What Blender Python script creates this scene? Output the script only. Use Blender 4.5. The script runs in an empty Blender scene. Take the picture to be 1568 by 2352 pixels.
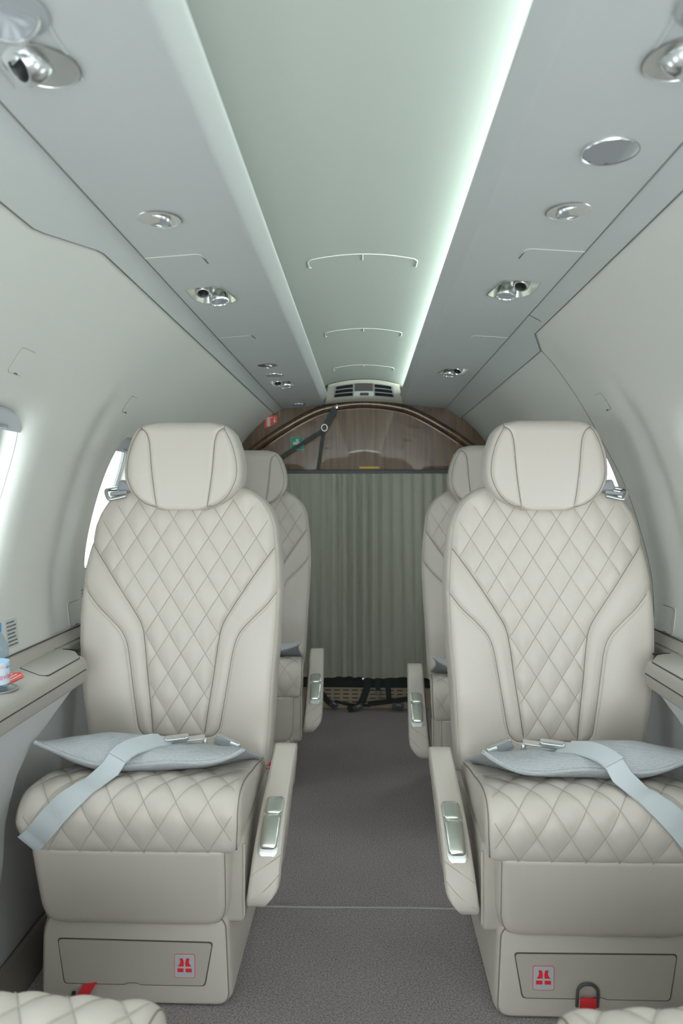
import bpy, bmesh, math, random
import numpy as np
from mathutils import Vector, Matrix
random.seed(4); RNG = np.random.default_rng(4)
scene = bpy.context.scene
COL = scene.collection
R = math.radians
PI = math.pi

# ------------------------------------------------------------------ camera, world, light, exposure
FPX = 1695.0
psi, th = R(1.825), R(1.048)
fw = Vector((-math.sin(psi)*math.cos(th), math.cos(psi)*math.cos(th), -math.sin(th)))
rt = Vector((math.cos(psi), math.sin(psi), 0)); up = rt.cross(fw)
cd = bpy.data.cameras.new('camera'); cam = bpy.data.objects.new('camera', cd); COL.objects.link(cam)
M = Matrix((rt, up, -fw)).transposed().to_4x4(); M.translation = (0.006, 0, 1.03); cam.matrix_world = M
cd.sensor_fit = 'VERTICAL'; cd.sensor_height = 36.0; cd.lens = FPX/2352*36
cd.clip_start = 0.02; cd.dof.use_dof = True; cd.dof.focus_distance = 1.9; cd.dof.aperture_fstop = 5.0
scene.camera = cam
WORLD_STRENGTH = 5.6
LED_STRENGTH = 21.0
vs = scene.view_settings
vs.view_transform = 'Standard'; vs.look = 'None'; vs.gamma = 1.0; vs.use_curve_mapping = False
vs.exposure = 0.0
w = bpy.data.worlds.new('daylight'); scene.world = w; w.use_nodes = True
bg = w.node_tree.nodes['Background']; bg.inputs[0].default_value = (0.90, 0.98, 1.0, 1); bg.inputs[1].default_value = WORLD_STRENGTH

# ------------------------------------------------------------------ materials
def mat(name, c, rough=0.5, metal=0.0, bump=0.0, bscale=400.0, coat=0.0, vary=0.0, vscale=None, spec=0.5):
    m = bpy.data.materials.new(name); m.use_nodes = True
    nt = m.node_tree; b = nt.nodes['Principled BSDF']
    b.inputs['Base Color'].default_value = (*c, 1); b.inputs['Roughness'].default_value = rough
    b.inputs['Metallic'].default_value = metal; b.inputs['Coat Weight'].default_value = coat
    b.inputs['Coat Roughness'].default_value = 0.04
    b.inputs['Specular IOR Level'].default_value = spec
    if bump or vary:
        tc = nt.nodes.new('ShaderNodeTexCoord'); n = nt.nodes.new('ShaderNodeTexNoise')
        n.inputs['Scale'].default_value = bscale; n.inputs['Detail'].default_value = 3
        nt.links.new(tc.outputs['Object'], n.inputs['Vector'])
        if bump:
            bp = nt.nodes.new('ShaderNodeBump'); bp.inputs['Strength'].default_value = bump; bp.inputs['Distance'].default_value = 0.002
            nt.links.new(n.outputs['Fac'], bp.inputs['Height']); nt.links.new(bp.outputs['Normal'], b.inputs['Normal'])
        if vary:
            n2 = n
            if vscale:
                n2 = nt.nodes.new('ShaderNodeTexNoise'); n2.inputs['Scale'].default_value = vscale; n2.inputs['Detail'].default_value = 2
                nt.links.new(tc.outputs['Object'], n2.inputs['Vector'])
            rp = nt.nodes.new('ShaderNodeValToRGB')
            rp.color_ramp.elements[0].position = 0.3; rp.color_ramp.elements[1].position = 0.7
            rp.color_ramp.elements[0].color = (*[x*(1-vary) for x in c], 1)
            rp.color_ramp.elements[1].color = (*[min(1, x*(1+vary)) for x in c], 1)
            nt.links.new(n2.outputs['Fac'], rp.inputs['Fac']); nt.links.new(rp.outputs['Color'], b.inputs['Base Color'])
    return m

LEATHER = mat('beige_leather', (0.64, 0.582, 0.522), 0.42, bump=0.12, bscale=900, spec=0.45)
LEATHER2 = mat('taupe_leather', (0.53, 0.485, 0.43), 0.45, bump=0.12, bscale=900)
STITCH = mat('stitch_thread', (0.49, 0.445, 0.38), 0.7)
SEAM = mat('seam_gap', (0.25, 0.22, 0.185), 0.8)
GAP = mat('dark_gap', (0.10, 0.09, 0.08), 0.8)
SHELL = mat('cream_liner', (0.665, 0.675, 0.63), 0.55, bump=0.05, bscale=1200)
PANEL = mat('grey_liner', (0.53, 0.56, 0.555), 0.5, bump=0.06, bscale=1500)
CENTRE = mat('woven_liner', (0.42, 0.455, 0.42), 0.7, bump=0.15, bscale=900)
LINE = mat('panel_joint', (0.16, 0.16, 0.145), 0.8)
RIDGE = mat('panel_ridge', (0.70, 0.72, 0.66), 0.6)
LEDGE = mat('ledge_leather', (0.46, 0.43, 0.39), 0.45, bump=0.1, bscale=900)
LOWER = mat('lower_liner', (0.58, 0.58, 0.585), 0.5, bump=0.06, bscale=900)
KICK = mat('kick_strip', (0.20, 0.18, 0.155), 0.35)
CHROME = mat('satin_metal', (0.72, 0.74, 0.75), 0.24, 1.0)
BRUSH = mat('paddle_metal', (0.70, 0.72, 0.66), 0.3, 1.0)
DARK = mat('black_plastic', (0.012, 0.013, 0.014), 0.5)
GREY = mat('grey_plastic', (0.36, 0.38, 0.40), 0.35)
DGREY = mat('rail_grey', (0.085, 0.088, 0.09), 0.45)
WEB = mat('black_webbing', (0.022, 0.03, 0.028), 0.75, bump=0.3, bscale=900)
WEB2 = mat('dark_green_webbing', (0.055, 0.075, 0.07), 0.7, bump=0.3, bscale=900)
TAN = mat('tan_plastic', (0.42, 0.345, 0.245), 0.5)
RED = mat('red', (0.95, 0.025, 0.04), 0.5)
LRED = mat('label_red', (0.92, 0.10, 0.08), 0.5)
LINEN = mat('red_ribbon', (0.75, 0.03, 0.035), 0.6)
WHITE = mat('label_white', (0.70, 0.72, 0.73), 0.4)
GREEN = mat('sign_green', (0.01, 0.34, 0.20), 0.4)
YELLOW = mat('label_yellow', (0.80, 0.50, 0.06), 0.5)
INK = mat('ink', (0.17, 0.17, 0.17), 0.7)
BLUE = mat('cap_blue', (0.02, 0.33, 0.85), 0.4)
PINK = mat('label_pink', (0.80, 0.25, 0.38), 0.5)
LBLUE = mat('label_blue', (0.70, 0.82, 0.92), 0.5)
BELT = mat('belt_webbing', (0.58, 0.63, 0.655), 0.38, bump=0.15, bscale=700)
LABEL = mat('clear_label', (0.55, 0.57, 0.55), 0.4)

def leaf_nodes(m):
    return m.node_tree, m.node_tree.nodes['Principled BSDF']

def make_pillow_mat():
    m = mat('grey_weave', (0.50, 0.52, 0.54), 0.85, spec=0.2); nt, b = leaf_nodes(m)
    tc = nt.nodes.new('ShaderNodeTexCoord')
    vo = nt.nodes.new('ShaderNodeTexVoronoi'); vo.inputs['Scale'].default_value = 330; vo.inputs['Randomness'].default_value = 0.35
    nt.links.new(tc.outputs['Object'], vo.inputs['Vector'])
    rp = nt.nodes.new('ShaderNodeValToRGB')
    rp.color_ramp.elements[0].color = (0.60, 0.62, 0.645, 1); rp.color_ramp.elements[1].color = (0.36, 0.38, 0.40, 1)
    nt.links.new(vo.outputs['Distance'], rp.inputs['Fac']); nt.links.new(rp.outputs['Color'], b.inputs['Base Color'])
    bp = nt.nodes.new('ShaderNodeBump'); bp.invert = True; bp.inputs['Strength'].default_value = 0.5; bp.inputs['Distance'].default_value = 0.002
    nt.links.new(vo.outputs['Distance'], bp.inputs['Height']); nt.links.new(bp.outputs['Normal'], b.inputs['Normal'])
    return m
PILLOW = make_pillow_mat()

def make_carpet():
    m = mat('carpet', (0.1, 0.09, 0.085), 0.95, spec=0.1); nt, b = leaf_nodes(m)
    tc = nt.nodes.new('ShaderNodeTexCoord')
    n = nt.nodes.new('ShaderNodeTexNoise'); n.inputs['Scale'].default_value = 260; n.inputs['Detail'].default_value = 4; n.inputs['Roughness'].default_value = 0.7
    nt.links.new(tc.outputs['Object'], n.inputs['Vector'])
    rp = nt.nodes.new('ShaderNodeValToRGB')
    rp.color_ramp.elements[0].position = 0.36; rp.color_ramp.elements[1].position = 0.66
    rp.color_ramp.elements[0].color = (0.27, 0.235, 0.235, 1); rp.color_ramp.elements[1].color = (0.69, 0.615, 0.615, 1)
    nt.links.new(n.outputs['Fac'], rp.inputs['Fac'])
    n2 = nt.nodes.new('ShaderNodeTexNoise'); n2.inputs['Scale'].default_value = 3.0
    nt.links.new(tc.outputs['Object'], n2.inputs['Vector'])
    mx = nt.nodes.new('ShaderNodeMix'); mx.data_type = 'RGBA'; mx.blend_type = 'MULTIPLY'
    mx.inputs[0].default_value = 0.25
    nt.links.new(rp.outputs['Color'], mx.inputs[6]); nt.links.new(n2.outputs['Fac'], mx.inputs[7])
    nt.links.new(mx.outputs[2], b.inputs['Base Color'])
    bp = nt.nodes.new('ShaderNodeBump'); bp.inputs['Strength'].default_value = 0.9; bp.inputs['Distance'].default_value = 0.004
    nt.links.new(n.outputs['Fac'], bp.inputs['Height']); nt.links.new(bp.outputs['Normal'], b.inputs['Normal'])
    return m
CARPET = make_carpet()

def make_wood(name, k, coat):
    m = mat(name, (0.1, 0.05, 0.02), 0.35, coat=coat); nt, b = leaf_nodes(m)
    b.inputs['Coat Roughness'].default_value = 0.02; b.inputs['Coat IOR'].default_value = 1.55
    tc = nt.nodes.new('ShaderNodeTexCoord'); mp = nt.nodes.new('ShaderNodeMapping')
    mp.inputs['Scale'].default_value = (38, 6, 2.0)
    nt.links.new(tc.outputs['Object'], mp.inputs['Vector'])
    n = nt.nodes.new('ShaderNodeTexNoise'); n.inputs['Scale'].default_value = 1.6; n.inputs['Detail'].default_value = 6; n.inputs['Roughness'].default_value = 0.65
    n.inputs['Distortion'].default_value = 0.6
    nt.links.new(mp.outputs['Vector'], n.inputs['Vector'])
    rp = nt.nodes.new('ShaderNodeValToRGB')
    rp.color_ramp.elements[0].position = 0.32; rp.color_ramp.elements[1].position = 0.68
    rp.color_ramp.elements[0].color = (0.095*k, 0.044*k, 0.013*k, 1); rp.color_ramp.elements[1].color = (0.26*k, 0.135*k, 0.045*k, 1)
    nt.links.new(n.outputs['Fac'], rp.inputs['Fac']); nt.links.new(rp.outputs['Color'], b.inputs['Base Color'])
    return m
WOOD = make_wood('walnut_panel', 0.72, 1.0)
WOODD = make_wood('walnut_moulding', 0.55, 0.8)

def make_curtain():
    m = mat('pleated_cloth', (0.40, 0.40, 0.335), 0.85, bump=0.2, bscale=600, spec=0.15)
    return m
CURTAIN = make_curtain()

def make_glass(name, tint):
    m = bpy.data.materials.new(name); m.use_nodes = True; nt = m.node_tree
    nt.nodes.remove(nt.nodes['Principled BSDF'])
    out = nt.nodes['Material Output']
    tr = nt.nodes.new('ShaderNodeBsdfTransparent'); tr.inputs[0].default_value = (*tint, 1)
    gl = nt.nodes.new('ShaderNodeBsdfGlossy'); gl.inputs['Roughness'].default_value = 0.03
    lw = nt.nodes.new('ShaderNodeLayerWeight'); lw.inputs[0].default_value = 0.5
    pw = nt.nodes.new('ShaderNodeMath'); pw.operation = 'POWER'; pw.inputs[1].default_value = 4.0; nt.links.new(lw.outputs['Facing'], pw.inputs[0])
    mm = nt.nodes.new('ShaderNodeMath'); mm.operation = 'MULTIPLY_ADD'; mm.inputs[1].default_value = 0.5; mm.inputs[2].default_value = 0.04; nt.links.new(pw.outputs[0], mm.inputs[0])
    mx = nt.nodes.new('ShaderNodeMixShader')
    nt.links.new(mm.outputs[0], mx.inputs[0]); nt.links.new(tr.outputs[0], mx.inputs[1]); nt.links.new(gl.outputs[0], mx.inputs[2])
    nt.links.new(mx.outputs[0], out.inputs[0]); return m
GLASS = make_glass('window_glass', (0.95, 0.98, 1.0))
PET = make_glass('bottle_plastic', (0.80, 0.90, 0.98))
def make_emit(name, c, s):
    m = bpy.data.materials.new(name); m.use_nodes = True; nt = m.node_tree
    nt.nodes.remove(nt.nodes['Principled BSDF'])
    e = nt.nodes.new('ShaderNodeEmission'); e.inputs[0].default_value = (*c, 1); e.inputs[1].default_value = s
    nt.links.new(e.outputs[0], nt.nodes['Material Output'].inputs[0]); return m
LED = make_emit('led_light', (0.86, 1.0, 0.93), LED_STRENGTH)

# ------------------------------------------------------------------ helpers
def mesh(name, V, F, m, parent=None, smooth=True, mats=None, fm=None):
    me = bpy.data.meshes.new(name); me.from_pydata([tuple(map(float, v)) for v in V], [], [tuple(f) for f in F])
    for x in (mats or [m]): me.materials.append(x)
    if fm is not None: me.polygons.foreach_set('material_index', fm)
    bm = bmesh.new(); bm.from_mesh(me); bmesh.ops.recalc_face_normals(bm, faces=bm.faces); bm.to_mesh(me); bm.free()
    if smooth:
        me.polygons.foreach_set('use_smooth', [True]*len(me.polygons))
        me.set_sharp_from_angle(angle=R(48 if smooth is True else smooth))
    o = bpy.data.objects.new(name, me); COL.objects.link(o)
    if parent is not None: o.parent = parent
    return o
def tag(o, label, cat, group=None):
    o['label'] = label; o['category'] = cat
    if group: o['group'] = group
    return o
def struct(o): o['kind'] = 'structure'; return o
def thing(name, label, cat, loc=(0, 0, 0), rz=0, group=None):
    o = bpy.data.objects.new(name, None); COL.objects.link(o); o.location = loc; o.rotation_euler = (0, 0, rz)
    o.empty_display_size = 0.05
    return tag(o, label, cat, group)
def empty(name, loc=(0, 0, 0)):
    o = bpy.data.objects.new(name, None); COL.objects.link(o); o.location = loc; return o
def copy_tree(o, parent=None):
    c = o.copy(); COL.objects.link(c)
    if parent is not None: c.parent = parent
    for ch in list(o.children): copy_tree(ch, c)
    return c

class MB:
    """collects shapes that make ONE part"""
    def __init__(s): s.V = []; s.F = []
    def add(s, V, F):
        n = len(s.V); s.V += [tuple(v) for v in V]; s.F += [tuple(i+n for i in f) for f in F]; return s
    def box(s, c, d, r=0.0, seg=3, rot=None):
        bm = bmesh.new(); bmesh.ops.create_cube(bm, size=1)
        bmesh.ops.scale(bm, vec=d, verts=bm.verts)
        if r > 0: bmesh.ops.bevel(bm, geom=bm.edges[:], offset=min(r, min(d)*0.49), segments=seg, profile=0.5, affect='EDGES')
        if rot is not None: bmesh.ops.rotate(bm, cent=(0, 0, 0), matrix=rot, verts=bm.verts)
        bm.verts.index_update()
        s.add([tuple(v.co+Vector(c)) for v in bm.verts], [[v.index for v in f.verts] for f in bm.faces]); bm.free(); return s
    def tube(s, P, r, n=6, closed=False):
        P = [Vector(p) for p in P]; k = len(P)
        if k < 2: return s
        T = []
        for i in range(k):
            a = P[(i-1) % k] if (closed or i > 0) else P[i]; b = P[(i+1) % k] if (closed or i < k-1) else P[i]
            t = (b-a); T.append(t.normalized() if t.length > 1e-9 else Vector((0, 0, 1)))
        ref = Vector((0, 0, 1)) if abs(T[0].z) < 0.9 else Vector((1, 0, 0))
        u = T[0].cross(ref).normalized(); V = []
        rr = r if hasattr(r, '__len__') else [r]*k
        for i in range(k):
            u = (u - T[i]*u.dot(T[i])); u = u.normalized() if u.length > 1e-9 else T[i].orthogonal().normalized(); v = T[i].cross(u)
            for j in range(n):
                a = 2*PI*j/n; V.append(P[i]+(u*math.cos(a)+v*math.sin(a))*rr[i])
        F = []
        for i in range(k if closed else k-1):
            for j in range(n):
                a = i*n+j; b = i*n+(j+1) % n; c = ((i+1) % k)*n+(j+1) % n; d = ((i+1) % k)*n+j
                F.append((a, b, c, d))
        if not closed: F += [tuple(range(n)), tuple(range((k-1)*n, k*n))]
        return s.add(V, F)
    def strip(s, P, W, N, wid, t):
        """flat band along P; W = width direction, N = face normal at each point"""
        V = []; k = len(P)
        for i in range(k):
            p = Vector(P[i]); a = Vector(W[i]).normalized()*wid/2; nn = Vector(N[i]).normalized()*t/2
            V += [p-a-nn, p+a-nn, p+a+nn, p-a+nn]
        F = []
        for i in range(k-1):
            for j in range(4): F.append((i*4+j, i*4+(j+1) % 4, (i+1)*4+(j+1) % 4, (i+1)*4+j))
        F += [(0, 1, 2, 3), tuple(range((k-1)*4, k*4))]
        return s.add(V, F)
    def lathe(s, prof, n=32, M=None):
        V = []; k = len(prof)
        for (r, z) in prof:
            for j in range(n):
                a = 2*PI*j/n; v = Vector((r*math.cos(a), r*math.sin(a), z)); V.append(M @ v if M is not None else v)
        F = [(i*n+j, i*n+(j+1) % n, (i+1)*n+(j+1) % n, (i+1)*n+j) for i in range(k-1) for j in range(n)]
        if prof[0][0] > 1e-6: F.append(tuple(range(n)))
        if prof[-1][0] > 1e-6: F.append(tuple(range((k-1)*n, k*n)))
        return s.add(V, F)
    def prism(s, poly, to3, t0, t1):
        """poly in 2D pushed from t0 to t1 through to3(x, y, t)"""
        n = len(poly)
        V = [to3(x, y, t0) for x, y in poly]+[to3(x, y, t1) for x, y in poly]
        F = [tuple(range(n)), tuple(range(n, 2*n))]+[(i, (i+1) % n, n+(i+1) % n, n+i) for i in range(n)]
        return s.add(V, F)
    def map(s, f): s.V = [f(v) for v in s.V]; return s
    def build(s, name, m, parent=None, smooth=True): return mesh(name, s.V, s.F, m, parent, smooth)

def rrect(x0, x1, y0, y1, r, n=6):
    P = []
    for cx, cy, a0 in ((x1-r, y1-r, 0), (x0+r, y1-r, 90), (x0+r, y0+r, 180), (x1-r, y0+r, 270)):
        for i in range(n+1):
            a = R(a0+90*i/n); P.append((cx+r*math.cos(a), cy+r*math.sin(a)))
    return P
def round_poly(P, r, n=5):
    out = []; k = len(P)
    for i in range(k):
        a, b, c = Vector(P[i-1]), Vector(P[i]), Vector(P[(i+1) % k])
        rr = min(r, (a-b).length*0.45, (c-b).length*0.45)
        p = b+(a-b).normalized()*rr; q = b+(c-b).normalized()*rr
        for j in range(n+1):
            t = j/n; out.append(tuple(p*(1-t)**2+b*2*t*(1-t)+q*t*t))
    return out
def spline(P, n=12):
    """Catmull-Rom through P"""
    P = np.array(P, float); out = []
    Q = np.vstack([2*P[0]-P[1], P, 2*P[-1]-P[-2]])
    for i in range(1, len(Q)-2):
        a, b, c, d = Q[i-1], Q[i], Q[i+1], Q[i+2]
        for j in range(n):
            t = j/n; out.append(0.5*((2*b)+(c-a)*t+(2*a-5*b+4*c-d)*t*t+(3*b-a-3*c+d)*t**3))
    out.append(P[-1]); return np.array(out)
def sstep(a, b, x):
    t = np.clip((x-a)/(b-a), 0, 1); return t*t*(3-2*t)

# ================================================================== SHELL
Y0, Y1 = -1.0, 3.62
prof = spline([(0.437, 1.452), (0.50, 1.405), (0.56, 1.345), (0.612, 1.276), (0.66, 1.19), (0.70, 1.095), (0.733, 0.99), (0.757, 0.88), (0.765, 0.80), (0.760, 0.72), (0.752, 0.665), (0.745, 0.60)], 24)
pl = np.concatenate([[0], np.cumsum(np.hypot(*np.diff(prof, axis=0).T))]); PMAX = pl[-1]
def prof_at(p): return np.interp(p, pl, prof[:, 0]), np.interp(p, pl, prof[:, 1])
def prof_n(p):
    x0, z0 = prof_at(p-0.01); x1, z1 = prof_at(p+0.01); dx, dz = x1-x0, z1-z0; l = np.hypot(dx, dz)+1e-9
    return -dz/l, dx/l           # outward
def p_of_z(z): return float(np.interp(-z, -prof[:, 1], pl))
GROOVES = {-1: [1.83, 1.0, 2.72], 1: [1.79, 0.98, 2.72]}
def wall_depth(side, Y, p):
    x, z = prof_at(p); d = np.zeros_like(Y)
    for g in GROOVES[side]: d = d+0.013*np.exp(-((Y-g)/0.05)**2)
    return d*sstep(1.36, 1.2, z)*sstep(0.60, 0.70, z)
def wall_pt(side, Y, p, dep=0.0):
    x, z = prof_at(p); nx, nz = prof_n(p)
    return (side*(x+nx*dep), Y, z+nz*dep)
WIN_P = (p_of_z(1.20)+p_of_z(0.785))/2; WIN_H = (p_of_z(0.785)-p_of_z(1.20))/2; WIN_W = 0.150
SHADE = mat('shade_grey', (0.52, 0.54, 0.57), 0.4)
def super_r(th_, a, b, e=3.4):
    c, s_ = abs(math.cos(th_)), abs(math.sin(th_)); return ((c/a)**e+(s_/b)**e)**(-1/e)
win_no = 0
def build_wall(side, cells, name):
    global win_no
    V = []; F = []; wins = []
    for (ya, yb, yc) in cells:
        per = []
        n = 36
        for i in range(n): per.append((ya+(yb-ya)*i/n, 0.0))
        for i in range(n): per.append((yb, PMAX*i/n))
        for i in range(n): per.append((yb+(ya-yb)*i/n, PMAX))
        for i in range(n): per.append((ya, PMAX*(1-i/n)))
        ths = [math.atan2(q[1]-WIN_P, q[0]-yc) for q in per]
        rin = [super_r(t, WIN_W, WIN_H) for t in ths]
        rout = [math.hypot(q[0]-yc, q[1]-WIN_P) for q in per]
        rings = [('s', 0.825, 0.072), ('s', 0.835, 0.068), ('s', 0.865, 0.067), ('s', 0.88, 0.060), ('s', 0.895, 0.066), ('s', 0.915, 0.064), ('s', 0.935, 0.052), ('s', 0.96, 0.034), ('s', 1.0, 0.021), ('s', 1.04, 0.0125), ('s', 1.09, 0.007), ('s', 1.15, 0.003), ('s', 1.22, 0.0)]
        rings += [('t', t, 0.0) for t in (0.08, 0.18, 0.28, 0.38, 0.48, 0.58, 0.68, 0.76, 0.84, 0.92, 1.0)]
        base = len(V); K = len(per)
        for kind, val, dep in rings:
            for i in range(K):
                r_ = rin[i]*val if kind == 's' else rin[i]*1.22*(1-val)+rout[i]*val
                if kind == 's' and r_ > rout[i]: r_ = rout[i]
                Yv = yc+r_*math.cos(ths[i]); pv = min(max(WIN_P+r_*math.sin(ths[i]), 0), PMAX)
                if val == 1.0 and kind == 't': Yv, pv = per[i]
                V.append(wall_pt(side, Yv, pv, dep+float(wall_depth(side, np.array(Yv), pv))))
        for a in range(len(rings)-1):
            for i in range(K):
                F.append((base+a*K+i, base+a*K+(i+1) % K, base+(a+1)*K+(i+1) % K, base+(a+1)*K+i))
        wins.append((yc, ths, rin))
    wl = mesh(name, V, F, SHELL, smooth=70); struct(wl)
    bm = bmesh.new(); bm.from_mesh(wl.data); bmesh.ops.remove_doubles(bm, verts=bm.verts, dist=0.0005); bmesh.ops.recalc_face_normals(bm, faces=bm.faces); bm.to_mesh(wl.data); bm.free()
    for (yc, ths, rin) in wins:
        win_no += 1
        wd = struct(empty('window_%d' % win_no, (side*0.73, yc, 1.0)))
        off = Vector(wd.location)
        ring = [Vector(wall_pt(side, yc+r_*0.835*math.cos(t), WIN_P+r_*0.835*math.sin(t), 0.069))-off for r_, t in zip(rin, ths)]
        cen = Vector(wall_pt(side, yc, WIN_P, 0.072))-off
        mid = [(a+cen)/2+Vector((side*0.004, 0, 0)) for a in ring]; K = len(ring)
        Vp = ring+mid+[cen]; Fp = [(i, (i+1) % K, K+(i+1) % K, K+i) for i in range(K)]+[(K+i, K+(i+1) % K, 2*K) for i in range(K)]
        mesh('pane', Vp, Fp, GLASS, wd)
        mb = MB()
        ringf = [Vector(wall_pt(side, yc+r_*0.845*math.cos(t), WIN_P+r_*0.845*math.sin(t), 0.065))-off for r_, t in zip(rin, ths)]
        mb.tube(ringf[::2], 0.0028, 5, True); mb.build('pane_seal', GREY, wd)
        mb = MB()
        ringg = [Vector(wall_pt(side, yc+r_*0.962*math.cos(t), WIN_P+r_*0.962*math.sin(t), 0.033))-off for r_, t in zip(rin, ths)]
        mb.tube(ringg[::2], 0.0006, 4, True); mb.build('reveal_joint', GREY, wd)
        # shade, parked at the top of the opening with its grip
        rows = []; ny = 24
        Vs = []; Fs = []
        for j, (pf, dep) in enumerate(((-0.955, 0.036), (-0.90, 0.030), (-0.80, 0.026), (-0.765, 0.028), (-0.76, 0.040), (-0.80, 0.050), (-0.93, 0.050))):
            for i in range(ny+1):
                u_ = -1+2*i/ny; wy = super_r(0, WIN_W, WIN_H)*0.955*max(0.0, 1-abs(pf)**3.4)**(1/3.4)*1.0
                Vs.append(Vector(wall_pt(side, yc+u_*wy, WIN_P+pf*WIN_H, dep))-off)
        for j in range(6):
            for i in range(ny): Fs.append((j*(ny+1)+i, j*(ny+1)+i+1, (j+1)*(ny+1)+i+1, (j+1)*(ny+1)+i))
        sh = mesh('shade', Vs, Fs, SHADE, wd)
        mb = MB(); mb.tube([Vector(wall_pt(side, yc-0.05+0.01*i, WIN_P-0.80*WIN_H, 0.024-0.003*math.sin(PI*i/10)))-off for i in range(11)], 0.004, 8)
        mb.build('shade_grip', GREY, sh)
    return wl
wall_l = build_wall(-1, [(Y0, 0.19, -0.2), (0.19, 0.98, 0.585), (0.98, 1.77, 1.375), (1.77, 2.6, 2.165), (2.6, Y1, 3.0)], 'wall_left')
wall_r = build_wall(1, [(Y0, 0.10, -0.3), (0.10, 0.98, 0.56), (0.98, 1.80, 1.445), (1.80, 2.72, 2.262), (2.72, Y1, 3.15)], 'wall_right')
def wall_line(side, pts, r=0.0012, name='panel_joint', m=LINE, parent=None, dep=0.0005):
    mb = MB(); P = spline(pts, 10) if len(pts) > 2 else np.array([np.array(pts[0])+(np.array(pts[1])-np.array(pts[0]))*t for t in np.linspace(0, 1, 30)])
    mb.tube([wall_pt(side, float(y), float(p), dep+float(wall_depth(side, np.array(y), p))) for y, p in P], r, 5)
    return mb.build(name, m, parent)
# right hand hatch joint beside the second window, and the joint along the foot of the wall
wall_line(1, [(1.99, p_of_z(1.425)), (2.045, p_of_z(1.34)), (2.066, p_of_z(1.255)), (2.06, p_of_z(1.17)), (2.03, p_of_z(1.085)), (2.0, p_of_z(0.94)), (1.968, p_of_z(0.795)), (1.945, p_of_z(0.72))], 0.0022, parent=wall_r, m=mat('hatch_joint', (0.30, 0.29, 0.24), 0.7))

# ---------------- ceiling: centre panel, coves, side panels, rails
def sweep(pr, ys, close=False):
    V = [(x, y, z) for y in ys for x, z in pr]; n = len(pr)
    F = [(i*n+j, i*n+j+1, (i+1)*n+j+1, (i+1)*n+j) for i in range(len(ys)-1) for j in range(n-1)]
    return V, F
def cz(x): return 1.572-0.9*x*x
CEIL = struct(empty('ceiling', (0, 1.3, 1.5))); CO = Vector((0, 1.3, 1.5))
def cmesh(name, V, F, m, smooth=True, parent=None):
    return mesh(name, [Vector(v)-CO for v in V], F, m, parent or CEIL, smooth)
V, F = sweep([(x, cz(x)) for x in np.linspace(-0.232, 0.232, 41)], [Y0, 0.5, 1.5, 2.5, Y1])
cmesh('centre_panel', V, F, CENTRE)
for side in (-1, 1):
    pr = spline([(0.1695, 1.5115), (0.1665, 1.509), (0.1670, 1.5045), (0.1745, 1.4975), (0.1860, 1.4888), (0.1945, 1.4845), (0.2040, 1.4842)], 6)
    V, F = sweep([(side*x, z) for x, z in pr], [Y0, Y1]); cmesh('cove_lip', V, F, PANEL)
    V, F = sweep([(side*x, z) for x, z in ((0.1695, 1.5115), (0.178, 1.505), (0.195, 1.496), (0.232, 1.496), (0.232, 1.532))], [Y0, Y1]); cmesh('cove_trough', V, F, PANEL)
def ps(x): return 1.4842-(x-0.2)*0.0142/0.2             # underside of the side panels
# fixtures on the side panels: (kind, side, X, Y)
FIX = [('light', -1, 0.322, 1.175), ('light', 1, 0.322, 1.163), ('combo', -1, 0.328, 1.615), ('combo', 1, 0.320, 1.590),
       ('gasper', -1, 0.327, 0.757), ('spot', -1, 0.323, 0.672), ('gasper', 1, 0.327, 0.766), ('spot', 1, 0.325, 0.680),
       ('speaker', 1, 0.320, 0.965), ('light', -1, 0.322, 2.47), ('speaker', -1, 0.322, 2.66), ('combo', -1, 0.315, 2.86),
       ('combo', 1, 0.315, 2.61), ('speaker', -1, 0.31, 3.50)]
OPEN = {'light': 0.0335, 'gasper': 0.037, 'spot': 0.036, 'speaker': 0.034, 'combo': None}
def combo_poly(side, X, Y):
    c = [(-0.048, -0.062), (0.030, -0.062), (0.048, 0.040), (0.030, 0.062), (-0.030, 0.062), (-0.048, 0.030)]
    P = round_poly(c, 0.012, 4)
    return [(side*X+(-side)*x, Y+y) for x, y in P]
for side in (-1, 1):
    bm = bmesh.new()
    pts = [(0.200, ps(0.2)), (0.400, ps(0.4)), (0.400, ps(0.4)+0.012), (0.200, ps(0.2)+0.012)]
    a = [bm.verts.new((side*x, Y0, z)) for x, z in pts]; b = [bm.verts.new((side*x, Y1, z)) for x, z in pts]
    for i in range(4): bm.faces.new((a[i], a[(i+1) % 4], b[(i+1) % 4], b[i]))
    bm.faces.new(a); bm.faces.new(b); bmesh.ops.recalc_face_normals(bm, faces=bm.faces)
    me = bpy.data.meshes.new('side_panel'); bm.to_mesh(me); bm.free(); me.materials.append(PANEL)
    o = bpy.data.objects.new('side_panel', me); COL.objects.link(o)
    mb = MB()
    for kind, sd, X, Y in FIX:
        if sd != side: continue
        if kind == 'speaker': continue
        if kind == 'combo': poly = combo_poly(side, X, Y)
        else: poly = [(side*X+OPEN[kind]*math.cos(t), Y+OPEN[kind]*math.sin(t)) for t in np.linspace(0, 2*PI, 49)[:-1]]
        mb.prism(poly, lambda x, y, t: (x, y, t), 1.44, 1.52)
    cu = mb.build('cutter', PANEL, None, False)
    md = o.modifiers.new('cut', 'BOOLEAN'); md.operation = 'DIFFERENCE'; md.object = cu; md.solver = 'EXACT'
    dg = bpy.context.evaluated_depsgraph_get(); new = bpy.data.meshes.new_from_object(o.evaluated_get(dg))
    o.modifiers.clear(); o.data = new; new.transform(Matrix.Translation(-CO)); bpy.data.objects.remove(cu, do_unlink=True); o.parent = CEIL
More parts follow.
